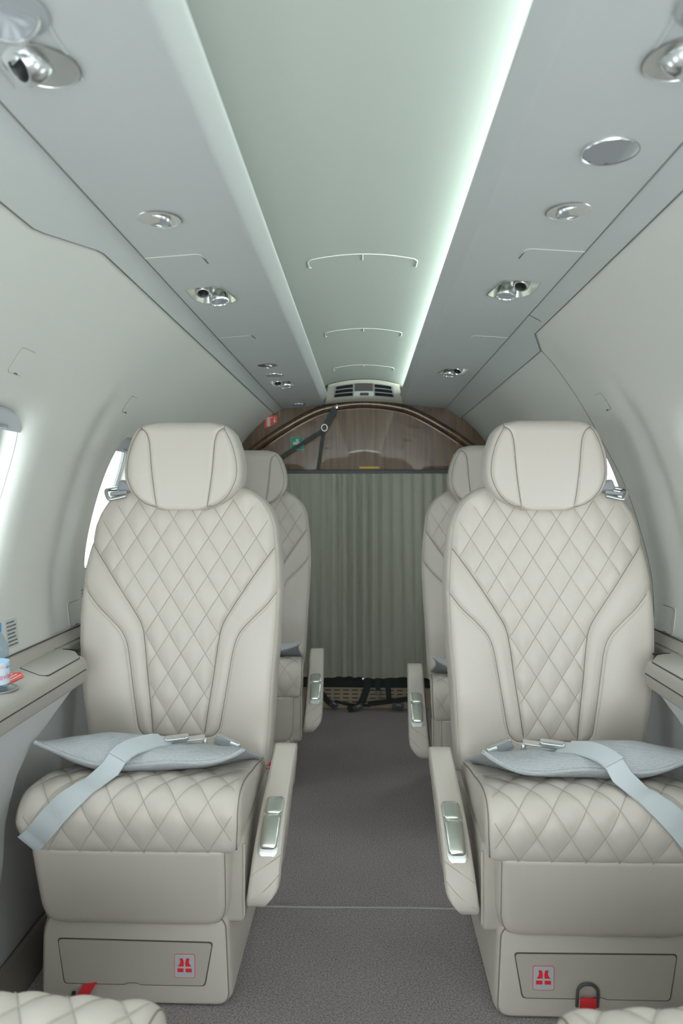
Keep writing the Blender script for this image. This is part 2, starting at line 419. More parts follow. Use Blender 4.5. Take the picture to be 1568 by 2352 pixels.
# rails: the strip between side panel and wall; on each side it is wider over part of its length
def rail_out(side, Y):
    if side < 0: return 0.475-0.036*np.clip((Y-1.07)/0.17, 0, 1)
    return 0.437+0.036*np.clip((Y-1.90)/0.09, 0, 1)
def wall_z(x): return float(np.interp(x, prof[:, 0], prof[:, 1]))
trim_no = 0
for side in (-1, 1):
    ys = np.concatenate([np.linspace(Y0, 0.95, 6), np.linspace(0.98, 1.28, 12), np.linspace(1.35, 1.86, 5), np.linspace(1.89, 2.0, 12), np.linspace(2.2, Y1, 6)])
    V = []
    for y in ys:
        xo = float(rail_out(side, y)); zo = wall_z(xo) if xo > 0.438 else 1.4515
        ex = (xo-0.437)
        V += [(side*0.396, y, ps(0.396)+0.004), (side*0.402, y, ps(0.4)-0.0005), (side*(0.42+ex*0.5), y, (ps(0.4)+zo)/2-0.0015-ex*0.02), (side*(xo-0.002), y, zo-0.004), (side*(xo+0.003), y, zo+0.003)]
    n = 5; F = [(i*n+j, i*n+j+1, (i+1)*n+j+1, (i+1)*n+j) for i in range(len(ys)-1) for j in range(n-1)]
    trim_no += 1
    tr = struct(mesh('trim_%d' % trim_no, V, F, PANEL))
    mb = MB(); mb.tube([(side*0.3985, Y0, ps(0.4)-0.0002), (side*0.3985, Y1, ps(0.4)-0.0002)], 0.0009, 5)
    mb.tube([(side*(float(rail_out(side, y))+0.0005), y, (wall_z(float(rail_out(side, y))) if rail_out(side, y) > 0.438 else 1.4515)-0.0035) for y in ys], 0.0010, 5)
    if side > 0: mb.tube([(0.3985, 1.79, 1.4695), (0.437, 1.79, 1.4485)], 0.0009, 5)
    mb.build('panel_joint', LINE, tr)
    # wider rail covers the wall top with a soft raised edge
# access doors on the ceiling
for (yy, hw_, ln) in ((1.645, 0.122, 0.055), (2.36, 0.123, 0.06), (3.0, 0.123, 0.06)):
    mb = MB()
    yy = yy+0.0
    P = [(-hw_+0.004, yy+ln), (-hw_, yy+ln*0.9), (-hw_, yy+0.01), (-hw_+0.008, yy)]+[(x, yy) for x in np.linspace(-hw_+0.012, hw_-0.012, 24)]+[(hw_-0.008, yy), (hw_, yy+0.01), (hw_, yy+ln*0.9), (hw_-0.004, yy+ln)]
    mb.tube([Vector((x, y, cz(x)-0.0004))-CO for x, y in P], 0.0016, 5)
    mb.tube([Vector((0.0, yy, cz(0)-0.0004))-CO, Vector((0.0, yy+ln*0.75, cz(0)-0.0004))-CO], 0.0016, 5)
    mb.build('access_door_ridge', RIDGE, CEIL)
def panel_line(side, pts, r=0.0009, m=RIDGE):
    mb = MB(); mb.tube([Vector((side*x, y, ps(x)-0.0003))-CO for x, y in pts], r, 5); mb.build('panel_door_ridge', m, CEIL)
for side, ya in ((-1, 1.348), (1, 1.338)):
    panel_line(side, [(0.398, ya), (0.305, ya), (0.297, ya+0.004), (0.294, ya+0.012), (0.293, ya+0.05)])
    panel_line(side, [(0.2945, ya+0.02), (0.2925, ya+0.055)], 0.0014, LINE)
panel_line(1, [(0.398, 2.04), (0.315, 2.04), (0.302, 2.044), (0.300, 2.07)])
panel_line(-1, [(0.398, 2.02), (0.31, 2.02)], 0.0006)
panel_line(-1, [(0.3045, 2.02), (0.300, 2.06)], 0.0014, LINE)
# the lit LED strip in the right hand cove
tag(mesh('led_strip', [(0.212, y, z) for y in (Y0+0.1, 3.36) for z in (1.509, 1.530)]+[(0.218, y, z) for y in (Y0+0.1, 3.36) for z in (1.509, 1.530)],
    [(0, 1, 3, 2), (4, 5, 7, 6), (0, 1, 5, 4), (2, 3, 7, 6), (0, 2, 6, 4), (1, 3, 7, 5)], LED, smooth=False),
    'glowing white light strip tucked in the right ceiling cove', 'light strip')

# ---------------- ceiling fixtures
def up_M(x, y, z, tilt=(0, 0)):
    return Matrix.Translation((x, y, z)) @ Matrix.Rotation(tilt[0], 4, 'X') @ Matrix.Rotation(tilt[1], 4, 'Y')
def bowl(r, depth): return [(r+0.0025, -0.0012), (r+0.001, -0.002), (r, -0.0005), (r*0.985, depth*0.3), (r*0.9, depth*0.75), (r*0.6, depth), (0.0, depth*1.02)]
def spot(par, x, y, z, r, tilt):
    Mx = up_M(x, y, z, tilt)
    mb = MB(); mb.lathe([(r*0.6, 0.024), (r, 0.016), (r*1.02, 0.0), (r, -0.010), (r*0.93, -0.012), (r*0.86, -0.011), (r*0.82, -0.006), (r*0.5, 0.004), (0, 0.006)], 28, Mx)
    h = mb.build('lamp_head', CHROME, par)
    mb = MB(); mb.lathe([(r*0.83, -0.0085), (0.0, -0.0085)], 24, Mx)
    mb.build('lens', WHITE_LENS, h)
    return h
WHITE_LENS = mat('lens', (0.62, 0.66, 0.70), 0.12, 0.0, spec=0.8)
def gasper(par, x, y, z, r, tilt):
    Mx = up_M(x, y, z, tilt)
    mb = MB(); mb.lathe([(r*0.75, 0.02), (r, 0.008), (r*1.03, -0.006), (r*0.96, -0.016), (r*0.80, -0.020), (r*0.66, -0.0195), (r*0.62, -0.014), (r*0.58, 0.0)], 32, Mx)
    h = mb.build('nozzle', CHROME, par)
    mb = MB(); mb.lathe([(r*0.63, -0.0150), (0, -0.0150)], 24, Mx); mb.build('nozzle_hole', DARK, h)
mat_slat = mat('speaker_slat', (0.30, 0.31, 0.32), 0.5)
SIDEW = {-1: 'left', 1: 'right'}
FLAB = {
    ('light', -1, 1.175): 'small round silver reading light between the near and far air nozzles, left ceiling panel',
    ('light', 1, 1.163): 'small round silver reading light behind the big speaker grille, right ceiling panel',
    ('combo', -1, 1.615): 'air nozzle and lamp recess with a round lens, left ceiling panel halfway back',
    ('combo', 1, 1.590): 'air nozzle and lamp recess with its lamp tilted inward, right ceiling panel halfway back',
    ('gasper', -1, 0.757): 'large blurred air nozzle with black hole, nearest on the left ceiling',
    ('spot', -1, 0.672): 'large blurred reading lamp cut by the top left corner of the photo',
    ('gasper', 1, 0.766): 'large blurred air nozzle cut by the right edge of the photo',
    ('spot', 1, 0.680): 'reading lamp at the top right corner of the photo, barely in frame',
    ('speaker', 1, 0.965): 'large oval speaker grille with slanted slats, right ceiling panel',
    ('light', -1, 2.47): 'far small reading light just ahead of a speaker disc, left ceiling panel',
    ('speaker', -1, 2.66): 'grey speaker disc between two far lamps, left ceiling panel',
    ('combo', -1, 2.86): 'small air nozzle and lamp recess behind the grey speaker disc, far left ceiling',
    ('combo', 1, 2.61): 'small air nozzle and lamp recess at the far end of the right ceiling panel',
    ('speaker', -1, 3.50): 'farthest grey disc on the left ceiling, close to the wooden wall'}
for kind, side, X, Y in FIX:
    z = ps(X); x = side*X; lab = FLAB[(kind, side, Y)]
    if kind == 'light':
        t = thing('reading_light', lab, 'light', (x, Y, z), group='ceiling reading lights')
        MB().lathe(bowl(0.0335, 0.020), 40).build('bezel', CHROME, t)
        spot(t, side*0.002, 0.004, 0.008, 0.0225, (R(-5), R(14*-side)))
    elif kind == 'spot':
        t = thing('reading_light', lab, 'light', (x, Y, z), group='ceiling reading lights')
        MB().lathe(bowl(0.036, 0.024), 40).build('bezel', GREY, t)
        spot(t, 0, 0.004, 0.004, 0.029, (R(-15), R(15*side)))
    elif kind == 'gasper':
        t = thing('air_nozzle', lab, 'air vent', (x, Y, z), group='ceiling air nozzles')
        MB().lathe(bowl(0.037, 0.026), 40).build('bezel', CHROME, t)
        gasper(t, -0.009 if side < 0 else -0.002, -0.001, 0.005, 0.0205, (R(-36), R(-30*side)))
        MB().lathe([(0.012, 0.012), (0.0135, 0.004), (0.011, -0.004), (0.0, -0.006)], 20, up_M(-side*0.017, -0.004, 0.006)).build('knob', CHROME, t)
    elif kind == 'combo':
        t = thing('air_nozzle', lab, 'air vent', (x, Y, z), group='ceiling air nozzles')
        poly = [(a-x, b-Y) for a, b in combo_poly(side, X, Y)]
        mb = MB(); n = len(poly)
        Vv = [(a*1.05, b*1.04, -0.0012) for a, b in poly]+[(a, b, -0.001) for a, b in poly]+[(a*0.97, b*0.97, 0.012) for a, b in poly]+[(a*0.86, b*0.9, 0.022) for a, b in poly]
        Ff = [(k*n+i, k*n+(i+1) % n, (k+1)*n+(i+1) % n, (k+1)*n+i) for k in range(3) for i in range(n)]+[tuple(range(3*n, 4*n))]
        mb.add(Vv, Ff).build('bezel', BRUSH, t)
        gasper(t, side*0.014, -0.034, 0.010, 0.0175, (R(-24), R(20*side if side > 0 else -8)))
        spot(t, -side*0.010, 0.020, 0.000, 0.0215, (R(-9), R(9*side)))
    else:
        t = thing('speaker_grille', lab, 'speaker', (x, Y, z), group='ceiling speaker grilles')
        rr = 0.037 if Y < 1 else 0.033
        MB().lathe([(rr, 0.002), (rr, -0.0015), (rr*0.97, -0.003), (rr*0.92, -0.002), (rr*0.91, 0.001)], 40).build('rim', CHROME, t)
        MB().lathe([(rr*0.92, -0.0006), (0, -0.0006)], 32).build('backing', DARK, t)
        mb = MB()
        for k in range(15):
            q = -rr*0.86+k*rr*1.72/14; L_ = math.sqrt(max(0, (rr*0.90)**2-q*q))
            if L_ > 0.004: mb.box((0, q, -0.0016), (2*L_, rr*0.07, 0.001), rot=None)
        a = R(12); mb.map(lambda v: (v[0]*math.cos(a)-v[1]*math.sin(a), v[0]*math.sin(a)+v[1]*math.cos(a), v[2])).build('slats', mat_slat, t, False)
# shallow ridges joining the nearest lamp and nozzle
for side in (-1, 1):
    panel_line(side, [(0.292, 0.64), (0.296, 0.79)], 0.002, PANEL); panel_line(side, [(0.366, 0.64), (0.372, 0.79)], 0.002, PANEL)

# ---------------- floor, ledge, lower walls
struct(mesh('floor', [(-0.80, Y0, 0), (0.80, Y0, 0), (0.80, Y1, 0), (-0.80, Y1, 0)], [(0, 1, 2, 3)], CARPET))
mb = MB()
mb.tube([(x, 1.838+0.004*math.sin(x*9)-x*0.008, 0.0012) for x in np.linspace(-0.68, 0.68, 40)], 0.0034, 6)
trim_no += 1
struct(mb.build('trim_%d' % trim_no, mat('joint_strip', (0.34, 0.36, 0.33), 0.6)))
for side, sw in ((-1, 'left'), (1, 'right')):
    lo = empty('wall_%s_lower' % sw, (side*0.74, 1.3, 0.3)); struct(lo); off = Vector(lo.location)
    # lower panel, with the long niche the seats slide in
    ys = np.concatenate([np.linspace(Y0, 1.38, 100), np.linspace(1.383, 1.85, 150), np.linspace(1.87, Y1, 60)]); zs = np.concatenate([np.linspace(0.60, 0.30, 90), np.linspace(0.29, 0.05, 14)])
    V = []
    for y in ys:
        for z in zs:
            xx = 0.672+0.036*sstep(0.60, 0.34, z) if z > 0.34 else 0.708+0.036*sstep(0.34, 0.08, z)
            edge = float(np.interp(z, [0.1, 0.39, 0.476, 0.516, 0.56, 0.60], [1.43, 1.44, 1.455, 1.49, 1.61, 1.74]))
            nich = sstep(edge-0.012, edge+0.035, y)
            edge2 = 0.80
            nich = np.maximum(nich, sstep(edge2, edge2-0.08, y))
            xx = xx+(0.755-xx)*nich*0.97
            V.append(Vector((side*float(xx), y, z))-off)
    n = len(zs); F = [(i*n+j, i*n+j+1, (i+1)*n+j+1, (i+1)*n+j) for i in range(len(ys)-1) for j in range(n-1)]
    mesh('lower_panel', V, F, LOWER, lo)
    bs = struct(mesh('baseboard_%s' % sw, [(side*x, y, z) for y in (Y0, Y1) for x, z in ((0.752, 0.052), (0.742, 0.058), (0.735, 0.054), (0.700, 0.004), (0.700, -0.002))],
        [(j, j+1, 5+j+1, 5+j) for j in range(4)], KICK))
    mesh('outer_skin', [Vector((side*x, y, z))-off for y in (Y0, Y1) for x, z in ((0.742, 0.606), (0.79, 0.60), (0.79, -0.02))], [(0, 1, 4, 3), (1, 2, 5, 4)], DGREY, lo)  # unseen sheet added outside to stop daylight leaking in below the ledge
    # ledge: backing band, top, rounded nose, joint, lower band; narrower behind the front row
    trim_no += 1
    ys = np.concatenate([np.linspace(Y0, 1.60, 30), np.linspace(1.62, 1.80, 16), np.linspace(1.9, Y1, 10)])
    V = []; pr0 = [(0.768, 0.693), (0.756, 0.692), (0.752, 0.688), (0.745, 0.675), (0.740, 0.668), (0.732, 0.6655), (0.662, 0.660), (0.653, 0.657), (0.647, 0.650), (0.6445, 0.640), (0.644, 0.633),
                    (0.648, 0.632), (0.648, 0.630), (0.645, 0.629), (0.648, 0.604), (0.651, 0.600), (0.672, 0.598)]
    for y in ys:
        f = float(sstep(1.70, 1.775, y))
        for x, z in pr0:
            if x < 0.74: x2 = x+(0.735+0.01*(x-0.64)/0.1-x)*f
            else: x2 = x
            V.append((side*x2, y, z))
    n = len(pr0); F = [(i*n+j, i*n+j+1, (i+1)*n+j+1, (i+1)*n+j) for i in range(len(ys)-1) for j in range(n-1)]
    ld = struct(mesh('trim_%d' % trim_no, V, F, LEDGE))
    mb = MB(); mb.tube([(side*0.6445, y, 0.631) for y in np.linspace(Y0, 1.695, 30)], 0.0014, 5)
    mb.tube([(side*0.7535, y, 0.6925) for y in (Y0, Y1)], 0.0016, 5)
    mb.build('ledge_joint', GAP, ld)
    # hinged lid let into the ledge
    lid = [(0.736, 1.555), (0.737, 1.762), (0.690, 1.745), (0.655, 1.688), (0.655, 1.515), (0.668, 1.508)]
    P = round_poly(lid, 0.008, 4)
    zt = lambda x: 0.6605+(x-0.662)*0.078
    mb = MB(); mb.prism([(x, y) for x, y in P], lambda x, y, t: (side*x, y, zt(x)+t), -0.003, 0.0007)
    mb.build('ledge_lid_gap', GAP, ld)
    cx, cy = 0.695, 1.64
    mb = MB(); mb.prism([(cx+(x-cx)*0.972, cy+(y-cy)*0.984) for x, y in P], lambda x, y, t: (side*x, y, zt(x)+t), -0.002, 0.0011)
    mb.build('ledge_lid', LEDGE, ld)
    mb = MB(); mb.tube([(side*0.645, 1.702, 0.632), (side*0.646, 1.700, 0.62), (side*0.652, 1.699, 0.602)], 0.002, 6); mb.build('ledge_end_bracket', GREY, ld)
    mb = MB(); mb.box((side*0.702, 1.752, 0.6645), (0.040, 0.005, 0.005), 0.001); mb.build('ledge_slot', DARK, ld)

# ---------------- covers, labels on the side walls
def wall_patch(side, yc, pc, w_, h_, t, r, mb=None, nx=10, ny=10, dep0=0.001):
    """thin rounded plate that follows the wall"""
    mb = mb or MB(); poly = rrect(-w_/2, w_/2, -h_/2, h_/2, r, 5)
    top = [wall_pt(side, yc+a, pc+b, -t+float(wall_depth(side, np.array(yc+a), pc+b))) for a, b in poly]
    bot = [wall_pt(side, yc+a, pc+b, dep0+float(wall_depth(side, np.array(yc+a), pc+b))) for a, b in poly]
    n = len(poly)
    return mb.add(top+bot, [tuple(range(n)), tuple(range(n, 2*n))]+[(i, (i+1) % n, n+(i+1) % n, n+i) for i in range(n)])
def cover(side, yc, pc, w_, h_, lab):
    t = tag(wall_patch(side, yc, pc, w_, h_, 0.0012, 0.007).build('access_cover', SHELL), lab, 'access cover', 'small covers on the cabin walls')
    mb = MB(); poly = rrect(-w_/2, w_/2, -h_/2, h_/2, 0.007, 5); q = [wall_pt(side, yc+a, pc+b, 0.0) for a, b in poly]
    mb.tube(q[:len(q)], 0.0011, 5, True); mb.build('cover_gap', mat_gap, t)
    mb = MB(); mb.tube([wall_pt(side, yc-0.006+0.003*i, pc+h_/2-0.001, -0.001) for i in range(5)], 0.0017, 6); mb.build('latch', LINE, t)
mat_gap = mat('cover_gap', (0.33, 0.32, 0.28), 0.7)
pc_ = p_of_z(1.276)
cover(-1, 1.315, pc_, 0.055, 0.05, 'small square cover high on the left wall above the nearest window')
cover(-1, 1.925, pc_, 0.05, 0.048, 'small square cover high on the left wall above the front seat headrest')
cover(1, 1.905, pc_, 0.05, 0.048, 'small square cover high on the right wall beside the hatch joint')
pl_ = p_of_z(0.727)
cover(-1, 1.925, pl_, 0.075, 0.062, 'low flush cover above the left ledge beside the front seatback')
cover(1, 1.868, pl_, 0.070, 0.066, 'low flush cover above the right ledge beside the front seatback')
def text_label(side, yc, pc, w_, h_, lab, rows):
    t = tag(wall_patch(side, yc, pc, w_, h_, 0.0006, 0.001).build('notice_label', LABEL), lab, 'label', 'printed notices on the left wall')
    mb = MB(); rh = h_/(rows+0.6)
    for k in range(rows):
        b = -h_/2+rh*(k+0.8); a = -w_/2+0.004; end = w_/2-0.004-RNG.uniform(0, 0.012)
        while a < end:
            l = min(RNG.uniform(0.003, 0.011), end-a); wall_patch(side, yc+a+l/2, pc+b, l, rh*0.4, 0.0019, 0.0002, mb); a += l+0.0012
    mb.build('print', INK, t, False)
text_label(-1, 1.578, p_of_z(0.737), 0.052, 0.062, 'pale label with seven lines of tiny print above the ledge by the bottle', 7)
text_label(-1, 2.0, p_of_z(0.755), 0.050, 0.062, 'pale label of tiny print half hidden behind the left front seatback', 7)

# ---------------- rear wall: walnut panel, arch, rail
def zwall(x): return float(np.interp(abs(x), prof[:, 0], prof[:, 1]))
outl = [(0.0, 1.56), (0.2, 1.53), (0.40, 1.485), (0.44, 1.468)]+[(float(a)+0.012, float(b)+0.008) for a, b in prof[::16]]+[(0.76, 0.0)]
poly = [(x, z) for x, z in outl]+[(-x, z) for x, z in outl[::-1]]
mb = MB(); mb.prism(poly, lambda x, y, t: (x, t, y), Y1-0.005, Y1+0.03)
wb = struct(mb.build('wall_back', WOOD, None, False))
arch = spline([(-0.66, 1.13), (-0.62, 1.195), (-0.56, 1.252), (-0.50, 1.298), (-0.405, 1.362), (-0.28, 1.433), (-0.175, 1.472), (0, 1.492), (0.175, 1.472), (0.28, 1.433), (0.405, 1.362), (0.50, 1.298), (0.56, 1.252), (0.62, 1.195), (0.66, 1.13)], 8)
V = []; sec = [(-0.022, 0.0), (-0.022, 0.030), (-0.016, 0.040), (0.0, 0.044), (0.011, 0.040), (0.016, 0.028), (0.016, 0.0)]
for i, (x, z) in enumerate(arch):
    a = arch[max(i-1, 0)]; b = arch[min(i+1, len(arch)-1)]; t = (b-a)/np.hypot(*(b-a)); nrm = np.array([-t[1], t[0]])
    for q, dd in sec: V.append((x+nrm[0]*q, Y1-0.005-dd, z+nrm[1]*q))
n = len(sec); F = [(i*n+j, i*n+j+1, (i+1)*n+j+1, (i+1)*n+j) for i in range(len(arch)-1) for j in range(n-1)]
mesh('arch_moulding', V, F, WOODD, wb)
mb = MB(); mb.tube([(-0.415, Y1-0.006, 1.475), (-0.415, Y1-0.006, 1.43)], 0.0015, 5); mb.build('panel_joint', STITCH, wb)
trim_no += 1
mb = MB(); mb.box((0, Y1-0.020, 1.157), (1.34, 0.034, 0.026), 0.004); struct(mb.build('trim_%d' % trim_no, DGREY))
trim_no += 1
# liner corner fillet beside the wooden wall on the right
mb = MB()
fil = [(0.447, 1.470), (0.475, 1.464), (0.53, 1.435), (0.60, 1.365), (0.66, 1.27), (0.70, 1.19)]
for k in range(1): pass
V = []
for x, z in spline(fil, 6): V += [(x, Y1-0.006, z), (x-0.012, Y1-0.05, z-0.014), (x+0.006, Y1-0.11, z+0.0)]
n = 3; kk = len(V)//3
struct(mesh('trim_%d' % trim_no, V, [(i*n+j, i*n+j+1, (i+1)*n+j+1, (i+1)*n+j) for i in range(kk-1) for j in range(2)], SHELL))

# unseen wooden header added over the forward opening, giving the walnut panel brown reflections
hz = 1.345; hx = float(np.interp(-hz, -prof[:, 1], prof[:, 0]))+0.012
hr_ = [(x, z) for x, z in outl if z > hz]
mb = MB(); mb.prism([(-hx, hz)]+[(-x, z) for x, z in hr_[::-1]]+hr_[1:]+[(hx, hz)], lambda x, y, t: (x, t, y), Y0-0.02, Y0+0.005)
struct(mb.build('wall_front', WOOD, None, False))
# curtain
nx, nz_ = 360, 14
V = []; CW = 0.60
for k in range(nz_):
    tz = k/(nz_-1); z = 1.150-(1.150-0.160)*tz
    for i in range(nx+1):
        x = -CW+2*CW*i/nx
        ph = x/0.050+0.10*math.sin(x*9+tz*1.5)+0.12*tz*math.sin(x*23)
        s_ = 2*abs((ph % 1)-0.5)                  # accordion fold
        s_ = sstep(0.1, 0.9, s_)
        amp = 0.019*(0.8+0.3*math.sin(x*13.0+2))
        lean = 0.012*math.sin(x*5+1)*tz
        V.append((x+lean*0.6, Y1-0.040-amp*s_-0.004*math.sin(x*31+tz*2)*tz, z-(0.004*math.sin(x*22) if k == nz_-1 else 0)))
F = [(k*(nx+1)+i, k*(nx+1)+i+1, (k+1)*(nx+1)+i+1, (k+1)*(nx+1)+i) for k in range(nz_-1) for i in range(nx)]
cur = tag(mesh('curtain', V, F, CURTAIN, smooth=20), 'grey green pleated curtain closing off the baggage area at the back', 'curtain')
mb = MB(); mb.box((0, Y1-0.030, 0.138), (1.18, 0.006, 0.062), 0.002); mb.box((0.0, Y1-0.034, 0.112), (1.18, 0.004, 0.006), 0.001)
hem = mb.build('hem', WEB, cur)
mb = MB(); mb.lathe([(0.006, 0), (0.006, 0.003), (0, 0.004)], 14, Matrix.Translation((-0.003, Y1-0.034, 0.148)) @ Matrix.Rotation(R(90), 4, 'X')); mb.build('snap', CHROME, hem)
# grille under the curtain
g = thing('floor_grille', 'tan slotted grille panel at floor level under the curtain', 'grille', (0, Y1-0.014, 0))
MB().box((0, 0, 0.058), (1.30, 0.014, 0.114), 0.003).build('panel', TAN, g)
mb = MB()
for c in range(-6, 7):
    for r_ in range(4): mb.box((c*0.044+0.001, -0.0068, 0.034+r_*0.019), (0.030, 0.002, 0.0058), 0.0009, 2)
mb.build('slots', mat('grille_dark', (0.10, 0.075, 0.05), 0.7), g, False)

# straps: the upper sling and the slack ones at the floor
def band(mb, P, wid, nrm=(0, -1, 0), t=0.002, n=8):
    Q = spline(P, n) if len(P) > 2 else np.array(P, float)
    T = np.gradient(Q, axis=0); nn = Vector(nrm)
    W = [Vector(t_).normalized().cross(nn) for t_ in T]
    return mb.strip([Vector(q) for q in Q], W, [nn]*len(Q), wid, t)
st = thing('cargo_strap', 'dark webbing sling with a metal ring hung across the wooden panel', 'strap', (-0.13, Y1-0.045, 1.47))
o_ = Vector(st.location); rel = lambda *p: tuple(Vector(p)-o_)
mb = MB(); band(mb, [rel(-0.137, Y1-0.05, 1.468), rel(-0.183, Y1-0.052, 1.385)], 0.030); mb.build('upper_band', WEB2, st)
mb = MB(); mb.tube([rel(-0.190+0.014*math.cos(a), Y1-0.052, 1.372+0.016*math.sin(a)) for a in np.linspace(0, 2*PI, 24)[:-1]], 0.0032, 7, True); mb.build('ring', CHROME, st)
mb = MB(); band(mb, [rel(-0.196, Y1-0.05, 1.362), rel(-0.40, Y1-0.046, 1.232), rel(-0.50, Y1-0.04, 1.165)], 0.017); mb.build('long_band', WEB2, st)
mb = MB(); band(mb, [rel(-0.196, Y1-0.05, 1.360), rel(-0.222, Y1-0.046, 1.172)], 0.014); mb.build('short_band', WEB2, st)
mb = MB(); mb.box(rel(-0.131, Y1-0.046, 1.474), (0.012, 0.012, 0.022), 0.003); mb.build('hook', CHROME, st)
def buckle(par, c, rot=0.0, w_=0.034):
    mb = MB(); Rm = Matrix.Rotation(rot, 3, 'Y'); mb.box(c, (w_*1.25, 0.012, w_*0.7), 0.003, rot=Rm); mb.build('buckle', DGREY, par)
    mb = MB(); mb.box(tuple(Vector(c)+Vector((0.004, -0.008, 0.008))), (w_*0.5, 0.008, 0.006), 0.002, rot=Rm); mb.build('buckle_bar', GREY, par)
ys_ = Y1-0.055
s1 = tag(band(MB(), [(-0.215, ys_, 0.155), (-0.212, ys_, 0.10), (-0.175, ys_, 0.045), (-0.14, ys_, 0.02)], 0.026).build('floor_strap', WEB), 'slack black strap hanging at the left end under the curtain', 'strap', 'slack straps under the curtain')
buckle(s1, (-0.145, ys_-0.008, 0.030), 0.5)
s2 = tag(band(band(MB(), [(0.02, ys_-0.004, 0.16), (0.012, ys_-0.004, 0.10), (-0.02, ys_-0.01, 0.03), (-0.075, ys_-0.03, 0.008)], 0.034), [(-0.14, ys_, 0.045), (-0.06, ys_-0.002, 0.028), (0.03, ys_-0.002, 0.026)], 0.014).build('floor_strap', WEB), 'wide black strap hanging at the middle under the curtain, its buckle on the carpet', 'strap', 'slack straps under the curtain')
buckle(s2, (-0.028, ys_-0.022, 0.022), -0.45, 0.038)
s3 = tag(band(band(MB(), [(0.115, ys_-0.003, 0.16), (0.118, ys_-0.003, 0.11), (0.122, ys_-0.003, 0.055)], 0.026), [(0.02, ys_-0.006, 0.035), (0.10, ys_-0.008, 0.045), (0.22, ys_-0.006, 0.062), (0.30, ys_-0.004, 0.07)], 0.024).build('floor_strap', WEB), 'black strap running sideways across the grille at its right end', 'strap', 'slack straps under the curtain')
buckle(s3, (0.165, ys_-0.012, 0.026), 0.15, 0.045)
mb = MB()
mb.tube([(0.055, ys_-0.012, 0.105), (0.066, ys_-0.014, 0.075), (0.075, ys_-0.014, 0.06), (0.085, ys_-0.014, 0.075), (0.083, ys_-0.012, 0.105)], 0.0032, 7)
hk = tag(mb.build('strap_hook', CHROME), 'bright metal snap hook hanging on a short strap under the curtain', 'hook')
mb = MB(); band(mb, [(0.068, ys_-0.004, 0.16), (0.069, ys_-0.010, 0.10)], 0.024); mb.build('short_strap', WEB, hk)

# signs on the wooden wall
def wall_sign(name, cx, cz_, s_, m, lab, shapes, m2, shade=None, clip=None, border=None):
    t = thing(name, lab, 'sign', (cx, Y1-0.006, cz_))
    P = clip or rrect(-s_/2, s_/2, -s_/2, s_/2, s_*0.1)
    f = lambda x, y, t_: (x, t_, y)
    MB().prism(P, f, 0.0, -0.0012).build('plate', m, t, False)
    mb = MB()
    for q in shapes: mb.prism([(x*s_, y*s_) for x, y in q], f, -0.001, -0.0019)
    mb.build('pictogram', m2, t, False)
    return t
ext = [[(-0.32, -0.34), (-0.05, -0.34), (-0.05, 0.22), (-0.13, 0.30), (-0.24, 0.30), (-0.32, 0.22)], [(-0.38, 0.24), (-0.30, 0.36), (0.10, 0.36), (0.10, 0.29), (-0.26, 0.29), (-0.34, 0.22)],
       [(0.24, 0.36), (0.33, 0.36), (0.33, 0.10), (0.42, 0.10), (0.285, -0.10), (0.15, 0.10), (0.24, 0.10)]]
wall_sign('fire_extinguisher_sign', -0.455, 1.406, 0.063, LRED, 'red sign with white extinguisher and arrow on the walnut frame', ext, WHITE,
          clip=round_poly([(-0.031, -0.031), (-0.012, -0.028), (0.031, -0.002), (0.031, 0.031), (-0.031, 0.031)], 0.005))
cr = [[(-0.11, 0.34), (0.11, 0.34), (0.11, 0.11), (0.34, 0.11), (0.34, -0.11), (0.11, -0.11), (0.11, -0.34), (-0.11, -0.34), (-0.11, -0.11), (-0.34, -0.11), (-0.34, 0.11), (-0.11, 0.11)]]
fa = wall_sign('first_aid_sign', -0.326, 1.300, 0.062, GREEN, 'green square sign with white cross behind the sling strap', cr, WHITE)
mb = MB(); q = 0.0305
mb.tube([(-q, -0.001, -q), (q, -0.001, -q), (q, -0.001, q), (-q, -0.001, q)], 0.0016, 4, True); mb.build('border', WHITE, fa, False)
tag(MB().prism(rrect(-0.022, 0.076, 1.176, 1.186, 0.004), lambda x, y, t_: (x, t_, y), Y1-0.005, Y1-0.007).build('yellow_label', YELLOW, None, False), 'thin yellow label at the bottom edge of the walnut panel', 'label')

# overhead outlet at the end of the centre panel
vt = thing('air_outlet', 'cream overhead air outlet with dark slats above the wooden arch', 'air vent', (0, 3.42, 1.50))
vo = Vector(vt.location)
def vent_pt(u_, v_, d_=0.0):
    """front face: u -1..1 across, v 0 bottom..1 top"""
    hw_ = 0.176-0.016*v_; x = u_*hw_
    zb = 1.498-0.35*x*x; zt_ = cz(x)-0.004
    z = zb+(zt_-zb)*v_; y = 3.44-0.09*v_
    return Vector((x, y-d_*0.75, z-d_*0.66))-vo
V = []; nu = 24
for i in range(nu+1):
    u_ = -1+2*i/nu; a = vent_pt(u_, 0); b = vent_pt(u_, 1)
    x = a.x
    V += [tuple(b+Vector((0, 0.02, 0.006))), tuple(b), tuple(a+(b-a)*0.92-Vector((0, 0.004, 0.002))), tuple(a+(b-a)*0.10-Vector((0, 0.004, 0.002))), tuple(a), tuple(Vector((x*1.04, 3.47-vo.y, 1.489-0.4*x*x-vo.z))), tuple(Vector((x*1.06, Y1-vo.y, 1.503-0.45*x*x-vo.z)))]
n = 7; F = [(i*n+j, i*n+j+1, (i+1)*n+j+1, (i+1)*n+j) for i in range(nu) for j in range(n-1)]+[tuple(range(n)), tuple(range(nu*n, nu*n+n))]
mesh('housing', V, F, mat('outlet_cream', (0.58, 0.57, 0.49), 0.45), vt, smooth=30)
mb = MB()
